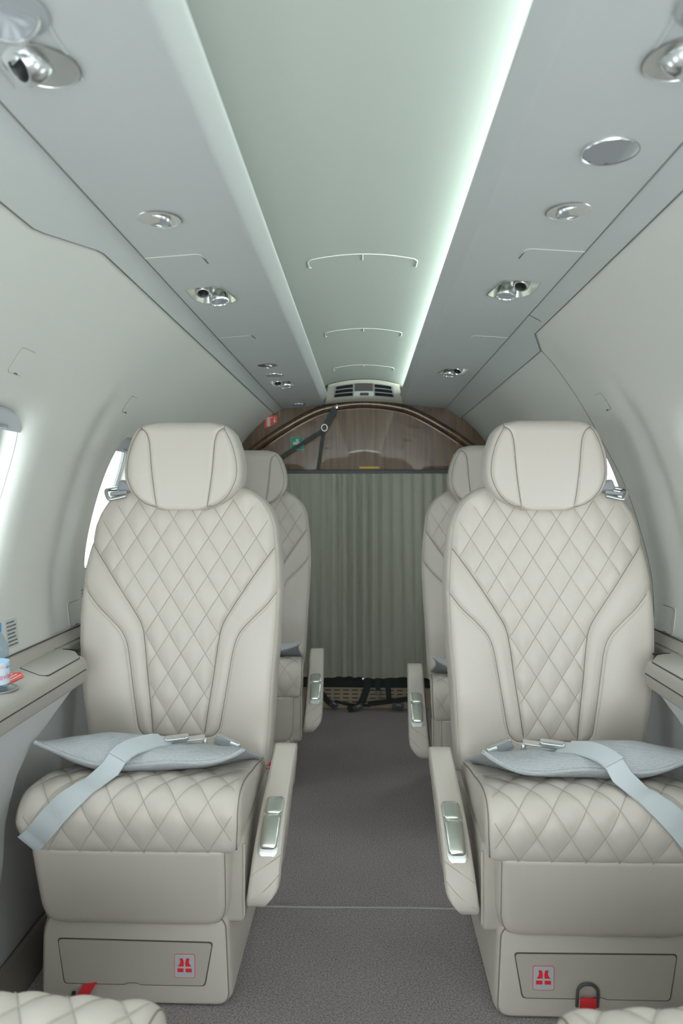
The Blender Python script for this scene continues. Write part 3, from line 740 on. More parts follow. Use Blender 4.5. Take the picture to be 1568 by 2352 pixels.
def vquad(mb, u0, u1, v0, v1, d0, k=8):
    V = []; 
    for dd in (d0, d0-0.006):
        for i in range(k+1):
            u_ = u0+(u1-u0)*i/k; V += [vent_pt(u_, v0, dd), vent_pt(u_, v1, dd)]
    m_ = 2*(k+1); F = []
    for o in (0, m_):
        F += [(o+2*i, o+2*i+1, o+2*i+3, o+2*i+2) for i in range(k)]
    F += [(2*i, 2*i+2, m_+2*i+2, m_+2*i) for i in range(k)]+[(2*i+1, 2*i+3, m_+2*i+3, m_+2*i+1) for i in range(k)]+[(0, 1, m_+1, m_), (2*k, 2*k+1, m_+2*k+1, m_+2*k)]
    mb.add(V, F)
for sgn in (-1, 1):
    mb = MB()
    vquad(mb, sgn*0.82, sgn*0.27, 0.14, 0.84, 0.0062); mb.build('slat_frame', GREY, vt)
    mb = MB()
    for v0 in (0.18, 0.41, 0.64): vquad(mb, sgn*(0.79-0.04*v0), sgn*0.30, v0, v0+0.165, 0.0075)
    mb.build('slats', DARK, vt, False)
mb = MB(); vquad(mb, -0.25, 0.25, 0.42, 0.84, 0.0066); mb.build('sensor_panel', mat('sensor', (0.13, 0.12, 0.12), 0.6), vt)
mb = MB(); vquad(mb, -0.27, 0.27, 0.14, 0.38, 0.0066); mb.build('control_plate', WHITE, vt)
mb = MB(); vquad(mb, -0.10, 0.13, 0.19, 0.33, 0.009); mb.build('slider', DGREY, vt)

# ================================================================== SEATS
def interp(tab):
    a = np.array(tab, float); return lambda z: np.interp(z, a[:, 0], a[:, 1])
B_OUT = interp([(.37, .226), (.45, .233), (.53, .242), (.60, .2505), (.67, .2575), (.74, .2595), (.82, .2565), (.87, .251), (.92, .243), (.96, .2365), (.99, .226), (1.01, .214), (1.025, .203), (1.04, .187), (1.052, .168), (1.060, .145), (1.066, .11)])
B_IN = interp([(.37, .224), (.45, .229), (.50, .232), (.59, .237), (.66, .243), (.75, .2475), (.815, .2475), (.86, .245), (.91, .2395), (.96, .234), (.99, .224), (1.01, .212), (1.025, .200), (1.04, .184), (1.052, .166), (1.060, .145), (1.066, .11)])
WING = spline([(.2555, .817), (.215, .764), (.177, .727), (.150, .697), (.1355, .665), (.126, .615), (.1135, .535), (.103, .472), (.097, .455), (.085, .444), (.070, .4405), (.03, .440), (0, .440)], 8)
QS = spline([(.246, .926), (.182, .837), (.122, .746), (.102, .709), (.0935, .67), (.0835, .59), (.075, .53), (.0635, .442)], 8)
_q = QS[np.argsort(QS[:, 1])]
def q_half(z): return np.where(z > 0.926, 9.0, np.interp(z, _q[:, 1], _q[:, 0]))
def dist_poly(s, z, P):
    d = np.full(np.shape(s), 9.0); A = P[:-1]; Bv = P[1:]
    for a, b in zip(A, Bv):
        ab = b-a; t = np.clip(((s-a[0])*ab[0]+(z-a[1])*ab[1])/(ab@ab), 0, 1)
        d = np.minimum(d, np.hypot(s-a[0]-ab[0]*t, z-a[1]-ab[1]*t))
    return d
QX, QZ, QZ0 = 0.0615, 0.096, 0.546
def edge_round(e, r): 
    x = np.clip(r-e, 0, r); return -(r-np.sqrt(np.maximum(r*r-x*x, 0)))
def back_plane(z): return 0.40+0.14*(z-0.39)
def back_front(s, z):
    """depth of the backrest's front face (smaller = nearer the sitter)"""
    s = np.asarray(s, float); z = np.asarray(z, float)
    hw = np.where(s > 0, B_IN(z), B_OUT(z)); e = np.maximum(hw-np.abs(s), 0)
    off = edge_round(e, 0.024)+edge_round(np.maximum(1.068-z, 0), 0.035)
    a_s = np.abs(s)
    off = off+0.016*sstep(0.07, 0.19, a_s)*sstep(0.44, 0.56, z)*sstep(0.98, 0.80, z)
    off = off+0.006*np.cos(np.clip((z-0.45)/0.3, -1.5, 1.5))
    dw = dist_poly(a_s, z, WING); dq = dist_poly(a_s, z, QS)
    off = off-0.0045*np.exp(-(dw/0.0045)**2)-0.0055*np.exp(-(dq/0.0045)**2)
    # padded swell between the seams
    off = off+0.004*(1-np.exp(-(np.minimum(dw, dq)/0.018)**2))
    inq = sstep(0.0, 0.006, q_half(z)-a_s)*sstep(0.440, 0.448, z)
    A = s/QX+(z-QZ0)/QZ; Bq = s/QX-(z-QZ0)/QZ
    pil = (np.sqrt(np.sin(PI*A)**2+0.006)*np.sqrt(np.sin(PI*Bq)**2+0.006))**0.5
    fade = sstep(0.0, 0.03, e)
    off = off+inq*fade*(0.0080*pil-0.0044)
    return back_plane(z)-off
def pad_mesh(zs, hin, hout, front, plane, thick, ncol, m, rb=0.02, nb=12):
    rows = []; u_ = np.linspace(-1, 1, ncol)
    for z in zs:
        a, b = float(hout(z)), float(hin(z))
        s = np.where(u_ < 0, u_*a, u_*b)
        d = front(s, np.full_like(s, z))
        ring = list(zip(m*s, d, np.full_like(s, z)))
        T = thick(z) if callable(thick) else thick
        dk = float(plane(z))+T
        sb = [1.0, 1.0, 0.985, 0.95]+list(np.linspace(0.88, -0.88, nb))+[-0.95, -0.985, -1.0, -1.0]
        db = [0.6, 0.35, 0.14, 0.03]+[0.0]*nb+[0.03, 0.14, 0.35, 0.6]
        for q, f_ in zip(sb, db): ring.append((m*(q*b if q > 0 else q*a), dk-f_*T*0.5, z))
        rows.append(ring)
    n = len(rows[0]); V = [p for r_ in rows for p in r_]
    F = [(i*n+j, i*n+(j+1) % n, (i+1)*n+(j+1) % n, (i+1)*n+j) for i in range(len(rows)-1) for j in range(n)]
    F += [tuple(range(n)), tuple(range((len(rows)-1)*n, len(rows)*n))]
    return V, F
def dashes(mb, P, on, off, r):
    P = [np.array(p, float) for p in P]; acc = 0; seg = [P[0]]; draw = True; lim = on
    for a, b in zip(P[:-1], P[1:]):
        L = np.linalg.norm(b-a); pos = 0
        while L-pos > lim-acc:
            pos += lim-acc; q = a+(b-a)*pos/L
            if draw: seg.append(q); mb.tube(seg, r, 4)
            draw = not draw; seg = [q]; acc = 0; lim = on if draw else off
        acc += L-pos
        if draw: seg.append(b)
# headrest
H_HW = interp([(1.0005, .059), (1.003, .064), (1.008, .078), (1.016, .0985), (1.03, .120), (1.046, .135), (1.06, .144), (1.08, .1495), (1.10, .151), (1.125, .1495), (1.146, .146), (1.174, .1365), (1.195, .1275), (1.208, .117), (1.216, .107), (1.2215, .094), (1.2245, .078)])
H_LOBE = spline([(.105, 1.207), (.095, 1.201), (.087, 1.188), (.082, 1.165), (.0775, 1.11), (.071, 1.055), (.063, 1.0035)], 8)
H_PIPE = spline([(.105, 1.2075), (.118, 1.185), (.1295, 1.157), (.1375, 1.122), (.1385, 1.09), (.132, 1.066), (.119, 1.041), (.100, 1.022), (.082, 1.0125), (.066, 1.0095)], 8)
_hl = H_LOBE[np.argsort(H_LOBE[:, 1])]
def h_plane(z): return 0.448+0.05*(z-1.1)
def head_front(s, z):
    s = np.asarray(s, float); z = np.asarray(z, float); hw = H_HW(z); e = np.maximum(hw-np.abs(s), 0); a = np.abs(s)
    off = edge_round(e, 0.030)+edge_round(np.maximum(1.2260-z, 0), 0.030)+0.7*edge_round(np.maximum(z-0.999, 0), 0.014)
    off = off+0.010*sstep(0.05, 0.125, a)-0.004*(1-sstep(0.0, 0.08, a))
    dl = dist_poly(a, z, H_LOBE); dp = dist_poly(a, z, H_PIPE)
    off = off-0.0035*np.exp(-(dl/0.004)**2)-0.002*np.exp(-(dp/0.004)**2)
    cen = sstep(-0.002, 0.002, np.interp(z, _hl[:, 1], _hl[:, 0])-a)
    off = off+0.003*cen
    return h_plane(z)-off
# cushion, profile in (depth, height), from the rear of the top over the nose to the underside
C_PROF = spline([(.43, .392), (.36, .404), (.28, .424), (.20, .440), (.13, .453), (.085, .459), (.055, .459), (.030, .454), (.012, .441), (.002, .421), (.0, .400), (.004, .372), (.011, .350), (.020, .341), (.035, .339), (.10, .339), (.25, .339), (.43, .339)], 14)
cl = np.concatenate([[0], np.cumsum(np.hypot(*np.diff(C_PROF, axis=0).T))])
C_NODE = float(np.interp(0.394, C_PROF[100:180, 1][::-1], cl[100:180][::-1])); 
_i = int(np.argmin(np.abs(C_PROF[:, 1]-0.400)+C_PROF[:, 0]*3)); C_NODE = cl[_i]+0.006
C_Q0 = float(cl[int(np.argmin(np.abs(C_PROF[:95, 0]-0.175)))]); C_Q1 = C_NODE+0.058
def cus_hw(p, side):
    if side > 0: return np.interp(p, [0, 0.25, C_Q0, C_NODE, C_NODE+0.06], [.216, .222, .2215, .221, .216])
    return np.interp(p, [0, 0.25, C_Q0, C_NODE-0.05, C_NODE, C_NODE+0.06, 1.2], [.205, .208, .212, .222, .228, .210, .205])
CQX, CQZ = 0.0630, 0.098
def cus_surf(s, p, lift=0.0):
    s = np.asarray(s, float); p = np.asarray(p, float)
    d = np.interp(p, cl, C_PROF[:, 0]); z = np.interp(p, cl, C_PROF[:, 1])
    d0 = np.interp(p-.004, cl, C_PROF[:, 0]); d1 = np.interp(p+.004, cl, C_PROF[:, 0]); z0 = np.interp(p-.004, cl, C_PROF[:, 1]); z1 = np.interp(p+.004, cl, C_PROF[:, 1])
    L = np.hypot(d1-d0, z1-z0)+1e-9; nd, nz = (z1-z0)/L, -(d1-d0)/L       # outward normal
    hw = np.where(s > 0, cus_hw(p, 1), cus_hw(p, -1)); e = np.maximum(hw-np.abs(s), 0)
    r_ = np.where(s > 0, 0.020, 0.032)
    off = edge_round(e, r_)
    topq = sstep(C_Q1+0.08, C_Q1, p)
    inq = sstep(C_Q0, C_Q0+0.012, p)*sstep(C_Q1+0.01, C_Q1, p)*sstep(0.008, 0.03, e)
    A = s/CQX+(p-C_NODE)/CQZ; Bq = s/CQX-(p-C_NODE)/CQZ
    pil = (np.sqrt(np.sin(PI*A)**2+0.006)*np.sqrt(np.sin(PI*Bq)**2+0.006))**0.5
    off = off+inq*(0.0058*pil-0.0031)*sstep(C_Q1+0.005, C_NODE+0.02, p)-0.003*np.exp(-((p-C_Q0)/0.005)**2)*sstep(0.0, 0.02, e)
    off = off+0.004*np.cos(np.clip(s/0.2, -1.5, 1.5))*sstep(C_Q1+0.02, C_Q1, p)
    off = off+lift
    return d+nd*off, z+nz*off
C_I = int(np.argmin(np.abs(cl-C_NODE)))
def make_seat(m, label, extras):
    t = thing('passenger_seat', label, 'seat', group='cabin seats')
    X = lambda s, d, z: (m*s, d, z)
    # ---- base
    mb = MB()
    bp = [(-0.203, 0.0), (-0.200, 0.150), (-0.185, 0.187), (0.172, 0.187), (0.186, 0.170), (0.193, 0.0)]
    P = round_poly(bp[1:5]+[bp[5], bp[0]], 0.026, 6)
    secs = [(0.074, 0.985), (0.070, 0.972), (0.069, 0.955)]
    n = len(P)
    rings = []
    for dd, k in ((0.069, 0.94), (0.0705, 0.96), (0.078, 0.985), (0.092, 1.0), (0.50, 1.0)):
        rings.append([X(-0.005+(x+0.005)*k, dd, 0.001+max(0, 0.09+(z-0.09)*k)) for x, z in P])
    V = [q for r_ in rings for q in r_]; F = [(i*n+j, i*n+(j+1) % n, (i+1)*n+(j+1) % n, (i+1)*n+j) for i in range(4) for j in range(n)]+[tuple(range(n)), tuple(range(4*n, 5*n))]
    base = mesh('base', V, F, LEATHER, t)
    mb = MB(); mb.tube([X(-0.005+(x+0.005)*0.966, 0.0712, 0.001+max(0.0, 0.09+(z-0.09)*0.966)) for x, z in P], 0.0014, 6, True); mb.build('piping', SEAM, base)
    # ---- stowage door with notch, dark gap around it
    def door(g):
        P = [(-0.163-g, 0.134+g), (0.153+g, 0.131+g), (0.137+g, 0.043-g), (0.006, 0.043-g), (0.0, 0.0465-g), (-0.020, 0.0465-g), (-0.027, 0.043-g), (-0.150-g, 0.043-g)]
        return round_poly(P, 0.008, 4)
    mb = MB(); mb.prism(door(0.0015), lambda x, y, q: X(x, q, y), 0.078, 0.0678); mb.build('door_gap', GAP, base, False)
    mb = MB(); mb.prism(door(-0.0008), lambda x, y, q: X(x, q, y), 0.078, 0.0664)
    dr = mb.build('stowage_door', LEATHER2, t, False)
    # life vest label
    fl = lambda x, y, q: X(x, q, y)
    lx0, lx1, lz0, lz1 = 0.0755, 0.118, 0.0595, 0.1085
    lab = MB().prism(rrect(lx0, lx1, lz0, lz1, 0.005), fl, 0.0664, 0.0658).build('life_vest_label', LRED, dr, False)
    iw = MB().prism(rrect(lx0+0.0012, lx1-0.0012, lz0+0.0012, lz1-0.0012, 0.004), fl, 0.0660, 0.0655); iw.build('label_field', mat_field, dr, False)
    cxl = (lx0+lx1)/2; k = (lz1-lz0)/1270.0
    ic = []
    half = [(-20, 180), (-45, 250), (-80, 430), (-115, 520), (-280, 520), (-250, 460), (-230, 360), (-265, 250)]
    ves = [(-95, 575), (-130, 570), (-265, 560), (-245, 480), (-230, 380), (-240, 280), (-290, 190), (-360, 95), (-50, 95), (-35, 330), (-55, 430)]
    blk = [(-380, -25), (-55, -25), (-55, -245), (-380, -245)]
    mb = MB()
    for sg in (1, -1):
        for q in (ves, blk):
            mb.prism([(cxl+sg*x*k, (lz0+lz1)/2-0.004+y*k*0.9) for x, y in q], fl, 0.0657, 0.0651)
    mb.build('life_vest_icon', RED, dr, False)
    # ---- side frame behind the leg rest
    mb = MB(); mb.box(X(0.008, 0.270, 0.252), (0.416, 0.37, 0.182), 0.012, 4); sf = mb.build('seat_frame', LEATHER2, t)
    mb = MB(); mb.tube([X(0.2145, 0.087, z) for z in np.linspace(0.325, 0.178, 8)], 0.0022, 6); mb.build('piping', LEATHER, sf)
    # ---- leg rest
    LW = interp([(.166, .12), (.168, .145), (.173, .163), (.182, .176), (.195, .1835), (.215, .1885), (.30, .192), (.345, .193)])
    LWo = lambda z: LW(z)+0.004
    lpl = lambda z: 0.012+0.26*(0.34-np.asarray(z))
    def lfront(s, z):
        e = np.maximum(np.where(s > 0, LW(z), LWo(z))-np.abs(s), 0)
        off = edge_round(e, 0.018)+edge_round(np.maximum(z-0.166, 0), 0.022)+edge_round(np.maximum(0.347-z, 0), 0.012)+0.006*np.cos(np.clip(s/0.19, -1, 1)*1.4)*np.cos(np.clip((z-0.265)/0.08, -1, 1)*1.3)
        return lpl(z)-off
    V, F = pad_mesh(np.concatenate([np.linspace(0.1662, 0.195, 14), np.linspace(0.202, 0.325, 18), np.linspace(0.33, 0.3465, 8)]), LW, LWo, lfront, lpl, 0.07, 60, m, nb=6)
    lr = mesh('leg_rest', V, F, LEATHER, t)
    mb = MB()
    zz = np.concatenate([np.linspace(0.342, 0.195, 18), np.linspace(0.19, 0.1675, 10)])
    bead = [(float(LW(z))-0.006, z) for z in zz]
    bead = bead+[(x, 0.1672) for x in np.linspace(0.11, -0.11, 14)]+[(-float(LWo(z))+0.006, z) for z in zz[::-1]]
    mb.tube([X(s, float(lfront(np.array(s), np.array(z)))+0.0025, z) for s, z in bead], 0.0018, 6); mb.build('piping', SEAM, lr)
    # ---- cushion
    ns = 120; u_ = np.linspace(-1, 1, ns)
    pp = np.concatenate([np.linspace(0, C_Q0-0.02, 30), np.linspace(C_Q0-0.017, C_Q1+0.015, 112), np.linspace(C_Q1+0.02, cl[-1], 16)])
    V = []
    for p in pp:
        s = np.where(u_ < 0, u_*cus_hw(p, -1), u_*cus_hw(p, 1)); d, z = cus_surf(s, np.full_like(s, p))
        V += [X(a, b, c) for a, b, c in zip(s, d, z)]
    k = len(pp); F = [(i*ns+j, i*ns+j+1, (i+1)*ns+j+1, (i+1)*ns+j) for i in range(k-1) for j in range(ns-1)]
    F += [((k-1)*ns+j, (k-1)*ns+j+1, j+1, j) for j in range(ns-1)]
    F += [tuple(i*ns for i in range(k)), tuple(i*ns+ns-1 for i in range(k))]
    cu = mesh('cushion', V, F, LEATHER, t)
    mb = MB()
    def cpt(s, p, lift=0.0004):
        d, z = cus_surf(np.array(s), np.array(p), lift); return np.array(X(s, float(d), float(z)))
    for sg in (1, -1):
        for c in range(-9, 10):
            L = []
            for p in np.arange(C_Q0+0.004, C_Q1, 0.004):
                s = CQX*(c+sg*(p-C_NODE)/CQZ)
                if -cus_hw(p, -1)+0.02 < s < cus_hw(p, 1)-0.014-0.03*float(sstep(C_Q0+0.07, C_Q0, p)): L.append(cpt(s, p, 0.0014))
                elif L: break
            if len(L) > 2: mb.tube(L, 0.0007, 4)
    mb.build('quilt_stitching', STITCH, cu)
    mb = MB()
    mb.tube([cpt(float(cus_hw(p, 1))-0.0055, p, 0.0006) for p in np.linspace(0.02, C_Q1+0.01, 60)], 0.0013, 5)
    mb.build('edge_seam', SEAM, cu); mb = MB()
    mb.tube([cpt(-float(cus_hw(p, -1))+0.008, p, 0.0006) for p in np.linspace(0.02, C_Q1+0.01, 60)], 0.0011, 5)
    mb.build('edge_seam', SEAM, cu); mb = MB()
    mb.tube([cpt(s, C_Q0, 0.0005) for s in np.linspace(-0.19, 0.20, 40)], 0.0007, 4)
    mb.build('seam', STITCH, cu)
    # ---- backrest
    zs = np.concatenate([np.linspace(0.375, 1.0, 200), np.linspace(1.004, 1.066, 20)])
    V, F = pad_mesh(zs, B_IN, B_OUT, back_front, back_plane, lambda z: 0.105-0.03*float(sstep(0.9, 1.06, z)), 164, m)
    bk = mesh('backrest', V, F, LEATHER, t)
    def bpt(s, z, lift=0.0003): return np.array(X(s, float(back_front(np.array(s), np.array(z)))-lift, z))
    mb = MB()
    for sg in (1, -1):
        for c in range(-12, 13):
            L = []
            for z in np.arange(0.446, 1.03, 0.006):
                s = QX*(c+sg*(z-QZ0)/QZ); hw = float(B_IN(z) if s > 0 else B_OUT(z))-0.016-0.02*float(sstep(0.98, 1.03, z))
                if abs(s) < min(float(q_half(z)), hw): L.append(bpt(s, z, 0.0012))
                else:
                    if len(L) > 2: mb.tube(L, 0.0007, 4)
                    L = []
            if len(L) > 2: mb.tube(L, 0.0007, 4)
    mb.build('quilt_stitching', STITCH, bk)
    mb = MB()
    def clip_hw(P): return [(s, z) for s, z in P if abs(s) < (B_IN(z) if s > 0 else B_OUT(z))-0.004]
    for sg in (1, -1):
        mb = MB(); mb.tube([bpt(sg*s, z, 0.0007) for s, z in clip_hw([(sg*a, b) for a, b in QS]) for s in [abs(s)]], 0.0010, 6); mb.build('panel_seam', SEAM, bk)
    WR = [(a, b) for a, b in WING if a < min(B_IN(b), B_OUT(b))-0.004]
    mb = MB(); mb.tube([bpt(a, b, 0.0006) for a, b in WR]+[bpt(-a, b, 0.0006) for a, b in WR[::-1][1:]], 0.0008, 6); mb.build('wing_seam', SEAM, bk)
    mb = MB()
    for sg in (1, -1):
        nrm = np.gradient(WING, axis=0); L = []
        for (a, b), g_ in zip(WING, nrm):
            g_ = g_/np.hypot(*g_); q = (a-g_[1]*0.006, b+g_[0]*0.006)
            if abs(q[0]) < min(B_IN(q[1]), B_OUT(q[1]))-0.012: L.append(bpt(sg*q[0], q[1], 0.0003))
        dashes(mb, L, 0.0042, 0.0028, 0.0007)
    mb.build('top_stitching', STITCH, bk)
    for sg, f_ in ((1, B_IN), (-1, B_OUT)):
        mb = MB(); mb.tube([bpt(sg*(float(f_(z))-0.0075), z, 0.0010) for z in np.concatenate([np.linspace(0.40, 1.0, 70), np.linspace(1.003, 1.05, 14)])], 0.0011, 6); mb.build('edge_piping', STITCH, bk)
    # ---- headrest
    zs = np.concatenate([np.linspace(1.0006, 1.03, 14), np.linspace(1.034, 1.19, 60), np.linspace(1.193, 1.2258, 20)])
    V, F = pad_mesh(zs, H_HW, H_HW, head_front, h_plane, lambda z: 0.105-0.02*float(sstep(1.19, 1.226, z)), 120, m)
    hr = mesh('headrest', V, F, LEATHER, t)
    mb = MB()
    def hpt(s, z, lift=0.0): return X(s, float(head_front(np.array(s), np.array(z)))-lift, z)
    for sg in (1, -1):
        mb = MB(); mb.tube([hpt(sg*s, z, 0.0007) for s, z in H_LOBE], 0.0009, 6); mb.build('panel_seam', SEAM, hr)
    for sg in (1, -1):
        mb = MB(); mb.tube([hpt(sg*s, z, 0.0006) for s, z in np.vstack([[(.1035, 1.2175), (.1055, 1.2125)], H_PIPE])], 0.0008, 6); mb.build('edge_piping', SEAM, hr)
    # ---- shoulder belt guide on the window side shoulder
    mb = MB(); mb.tube([X(s, d, z) for s, d, z in spline([(-.150, .470, 1.036), (-.175, .468, 1.030), (-.191, .466, 1.028), (-.198, .468, 1.036), (-.202, .474, 1.050), (-.196, .490, 1.053), (-.16, .50, 1.058)], 5)], 0.0052, 8)
    gd = mb.build('belt_guide', CHROME, t)
    mb = MB(); mb.box(X(-0.158, 0.492, 1.060), (0.034, 0.03, 0.03), 0.007, rot=Matrix.Rotation(R(20*m), 3, 'Y')); mb.box(X(-0.170, 0.485, 1.044), (0.045, 0.03, 0.010), 0.003, rot=Matrix.Rotation(R(-8*m), 3, 'Y')); mb.build('guide_clip', GREY, gd)
    # ---- armrest on the aisle side, folded down
    side = [(.380, .418), (.366, .440), (.29, .416), (.20, .378), (.135, .338), (.095, .292), (.074, .245), (.070, .214), (.086, .196), (.125, .194), (.165, .225), (.24, .300), (.31, .350), (.378, .385)]
    sp = spline(side+[side[0]], 3)[:-1]
    ac = lambda z: 0.2715-(0.438-z)*0.078
    ah = lambda z: 0.0268+(0.438-z)*0.028
    n = len(sp); V = []; cen = np.array([0.2, 0.32])
    prof_s = [(-1.0, 0.010), (-0.96, 0.004), (-0.86, 0.0008), (-0.7, 0.0), (0.7, 0.0), (0.86, 0.0008), (0.96, 0.004), (1.0, 0.010)]
    nrm = np.roll(sp, -1, 0)-np.roll(sp, 1, 0); nrm = np.stack([-nrm[:, 1], nrm[:, 0]], 1); nrm /= np.linalg.norm(nrm, axis=1)[:, None]
    sgn_ = np.sign(((cen-sp)*nrm).sum(1).mean()); nrm = nrm*sgn_
    for q, ins in prof_s:
        for (d, z), nn in zip(sp, nrm):
            d2, z2 = d+nn[0]*ins, z+nn[1]*ins; V.append(X(ac(z)+(q if q < 0 else q*(1-1.1*max(0, (0.262-z)/0.068)**2.2))*ah(z), d2, z2))
    F = [(i*n+j, i*n+(j+1) % n, (i+1)*n+(j+1) % n, (i+1)*n+j) for i in range(len(prof_s)-1) for j in range(n)]+[tuple(range(n)), tuple(range((len(prof_s)-1)*n, len(prof_s)*n))]
    ar = mesh('armrest', V, F, LEATHER, t)
    mb = MB()
    topi = [i for i in range(n) if sp[i][1] > 0.235 and (sp[i][0] < 0.372) and (nrm[i][1] < 0.2)]
    for q in (-0.93, 0.93): mb.tube([X(ac(sp[i][1])+q*ah(sp[i][1]), sp[i][0]+nrm[i][0]*0.0012, sp[i][1]+nrm[i][1]*0.0012) for i in topi], 0.0009, 5)
    fr = lambda q, z: X(ac(z)+q*ah(z), float(np.interp(z, [.2, .214, .245, .292, .338], [.082, .0695, .0735, .0945, .1345]))-0.0005, z)
    mb.tube([fr(q, 0.262+0.036*(q+0.93)/1.86) for q in np.linspace(-0.93, 0.93, 12)], 0.0010, 5)
    mb.tube([fr(q, 0.216+0.05*((q+0.93)/1.86)**1.4) for q in np.linspace(-0.95, 0.95, 12)], 0.0010, 5)
    mb.build('seam', STITCH, ar)
    def on_top(d): 
        up_ = sp[:n//1]; q = [(a, b) for a, b in spline(side[1:8], 6)]; q = np.array(q)[::-1]
        i = np.argsort(q[:, 0]); return float(np.interp(d, q[i, 0], q[i, 1]))
    def plate(d0, d1, hw_, t0, t1, crown, nn=14, r_=0.010):
        """rounded plate lying on the sloping face"""
        mb = MB(); A = np.array([d0, on_top(d0)]); Bp = np.array([d1, on_top(d1)]); L = np.linalg.norm(Bp-A); dr_ = (Bp-A)/L; nr = np.array([dr_[1], -dr_[0]]); nr = nr if nr[1] > 0 else -nr
        rows = []
        us = np.linspace(-1, 1, 11)
        for q in np.linspace(0, 1, nn):
            e = min(q, 1-q)*L; hw2 = hw_*(1-0.35*max(0, 1-e/r_)**2.2); dd = A+dr_*L*q
            zc = on_top(float(dd[0]))-float(dd[1])
            row = []
            for u in us:
                h = t1+crown*(1-u*u)**0.5*(1-max(0, 1-e/(r_*1.2))**2)-0.35*t1*max(0, abs(u)-0.8)/0.2
                pnt = dd+nr*(h+max(zc, 0)*0.9); zz_ = pnt[1]
                row.append(X(ac(dd[1])+u*hw2, pnt[0], pnt[1]))
            low = [X(ac(dd[1])+u*hw2, (dd+nr*t0)[0], (dd+nr*t0)[1]) for u in us[::-1]]
            rows.append(row+low)
        k = len(rows[0]); V = [p for r2 in rows for p in r2]
        F = [(i*k+j, i*k+(j+1) % k, (i+1)*k+(j+1) % k, (i+1)*k+j) for i in range(nn-1) for j in range(k)]+[tuple(range(k)), tuple(range((nn-1)*k, nn*k))]
        return mb.add(V, F)
    bz = plate(0.1985, 0.0965, 0.0208, -0.006, 0.0022, 0.0, nn=24, r_=0.014).build('recline_control', CHROME, ar)
    p1 = plate(0.1968, 0.1592, 0.0190, -0.004, 0.0034, 0.0036, nn=22, r_=0.005); o1 = p1.build('upper_paddle', BRUSH, bz)
    p2 = plate(0.1582, 0.1035, 0.0190, -0.004, 0.0034, 0.0042, nn=24, r_=0.007); o2 = p2.build('lower_paddle', BRUSH, bz)
    return t
mat_field = mat('label_field', (0.52, 0.58, 0.62), 0.4)
seatL = make_seat(1, 'front left beige leather seat with a red ribbon hanging under its base door', ())
seatR = make_seat(-1, 'front right beige leather seat with a black pull loop on its base door', ())

# ---- lap belts, pillows
def pillow_h(u, v, top):
    """pillow mid surface and swell, u v in -1..1"""
    w_ = np.maximum((1-np.abs(u)**2.2), 0)*np.maximum((1-np.abs(v)**2.2), 0)
    return (0.059 if top else -0.034)*w_**0.5
PW, PD = 0.214, 0.125; PCD, PZ = 0.205, 0.459
BELT_A, BELT_B = np.array([-0.045, 0.085]), np.array([0.038, 0.185])
def belt_dist(x, d):
    ab = BELT_B-BELT_A; t = min(1, max(0, ((x-BELT_A[0])*ab[0]+(d-BELT_A[1])*ab[1])/(ab@ab))); q = BELT_A+ab*t; return math.hypot(x-q[0], d-q[1])
def pillow_pt(u, v, top, m, seed=0):
    x = PW*u*(1-0.075*(1-v*v)*abs(u)); y = PD*v*(1-0.10*(1-u*u)*abs(v))
    zmid = PZ-0.33*y+0.026*abs(u)**3*(0.6-0.4*v)+0.006*np.sin(5*u+seed)*abs(v)**2-0.012*(1-abs(u)**2)*max(0, -v)**2
    h = float(pillow_h(u, v, top))
    if top: h *= 1-0.30*math.exp(-(belt_dist(x, PCD+y)/0.04)**2)
    h *= 1-0.40*float(sstep(-0.75, 0.9, u)); zmid = zmid-0.008*float(sstep(-0.2, 0.8, u))*(1-abs(u)**3)
    wr = 0.0025*math.sin(9*u+4*v+seed)*math.sin(6*v-3*u+seed)*(1-u*u)*(1-v*v)
    return (m*x, PCD+y, zmid+h+wr)
def make_pillow(m, seed, label):
    t = thing('pillow', label, 'pillow', group='grey pillows on the seats')
    n = 44; us = np.sin(np.linspace(-1, 1, n)*PI/2); V = []; F = []
    for top in (True, False):
        b = len(V)
        for v in us:
            for u in us: V.append(pillow_pt(u, v, top, m, seed))
        F += [(b+i*n+j, b+i*n+j+1, b+(i+1)*n+j+1, b+(i+1)*n+j) for i in range(n-1) for j in range(n-1)]
    o = mesh('cushion_body', V, F, PILLOW, t)
    bm = bmesh.new(); bm.from_mesh(o.data); bmesh.ops.remove_doubles(bm, verts=bm.verts, dist=0.0003); bmesh.ops.recalc_face_normals(bm, faces=bm.faces); bm.to_mesh(o.data); bm.free()
    per = [(u, -1) for u in us]+[(1, v) for v in us]+[(u, 1) for u in us[::-1]]+[(-1, v) for v in us[::-1]]
    mb = MB(); mb.tube([pillow_pt(u, v, True, m, seed) for u, v in per], 0.0046, 6, True); mb.build('welt', PILLOW, t)
    return t
def pil_top(x, d, m_seed):
    """height of the pillow top at local seat coordinates (s, depth)"""
    u = max(-1, min(1, x/PW)); v = max(-1, min(1, (d-PCD)/PD)); return pillow_pt(u, v, True, 1, m_seed)[2]
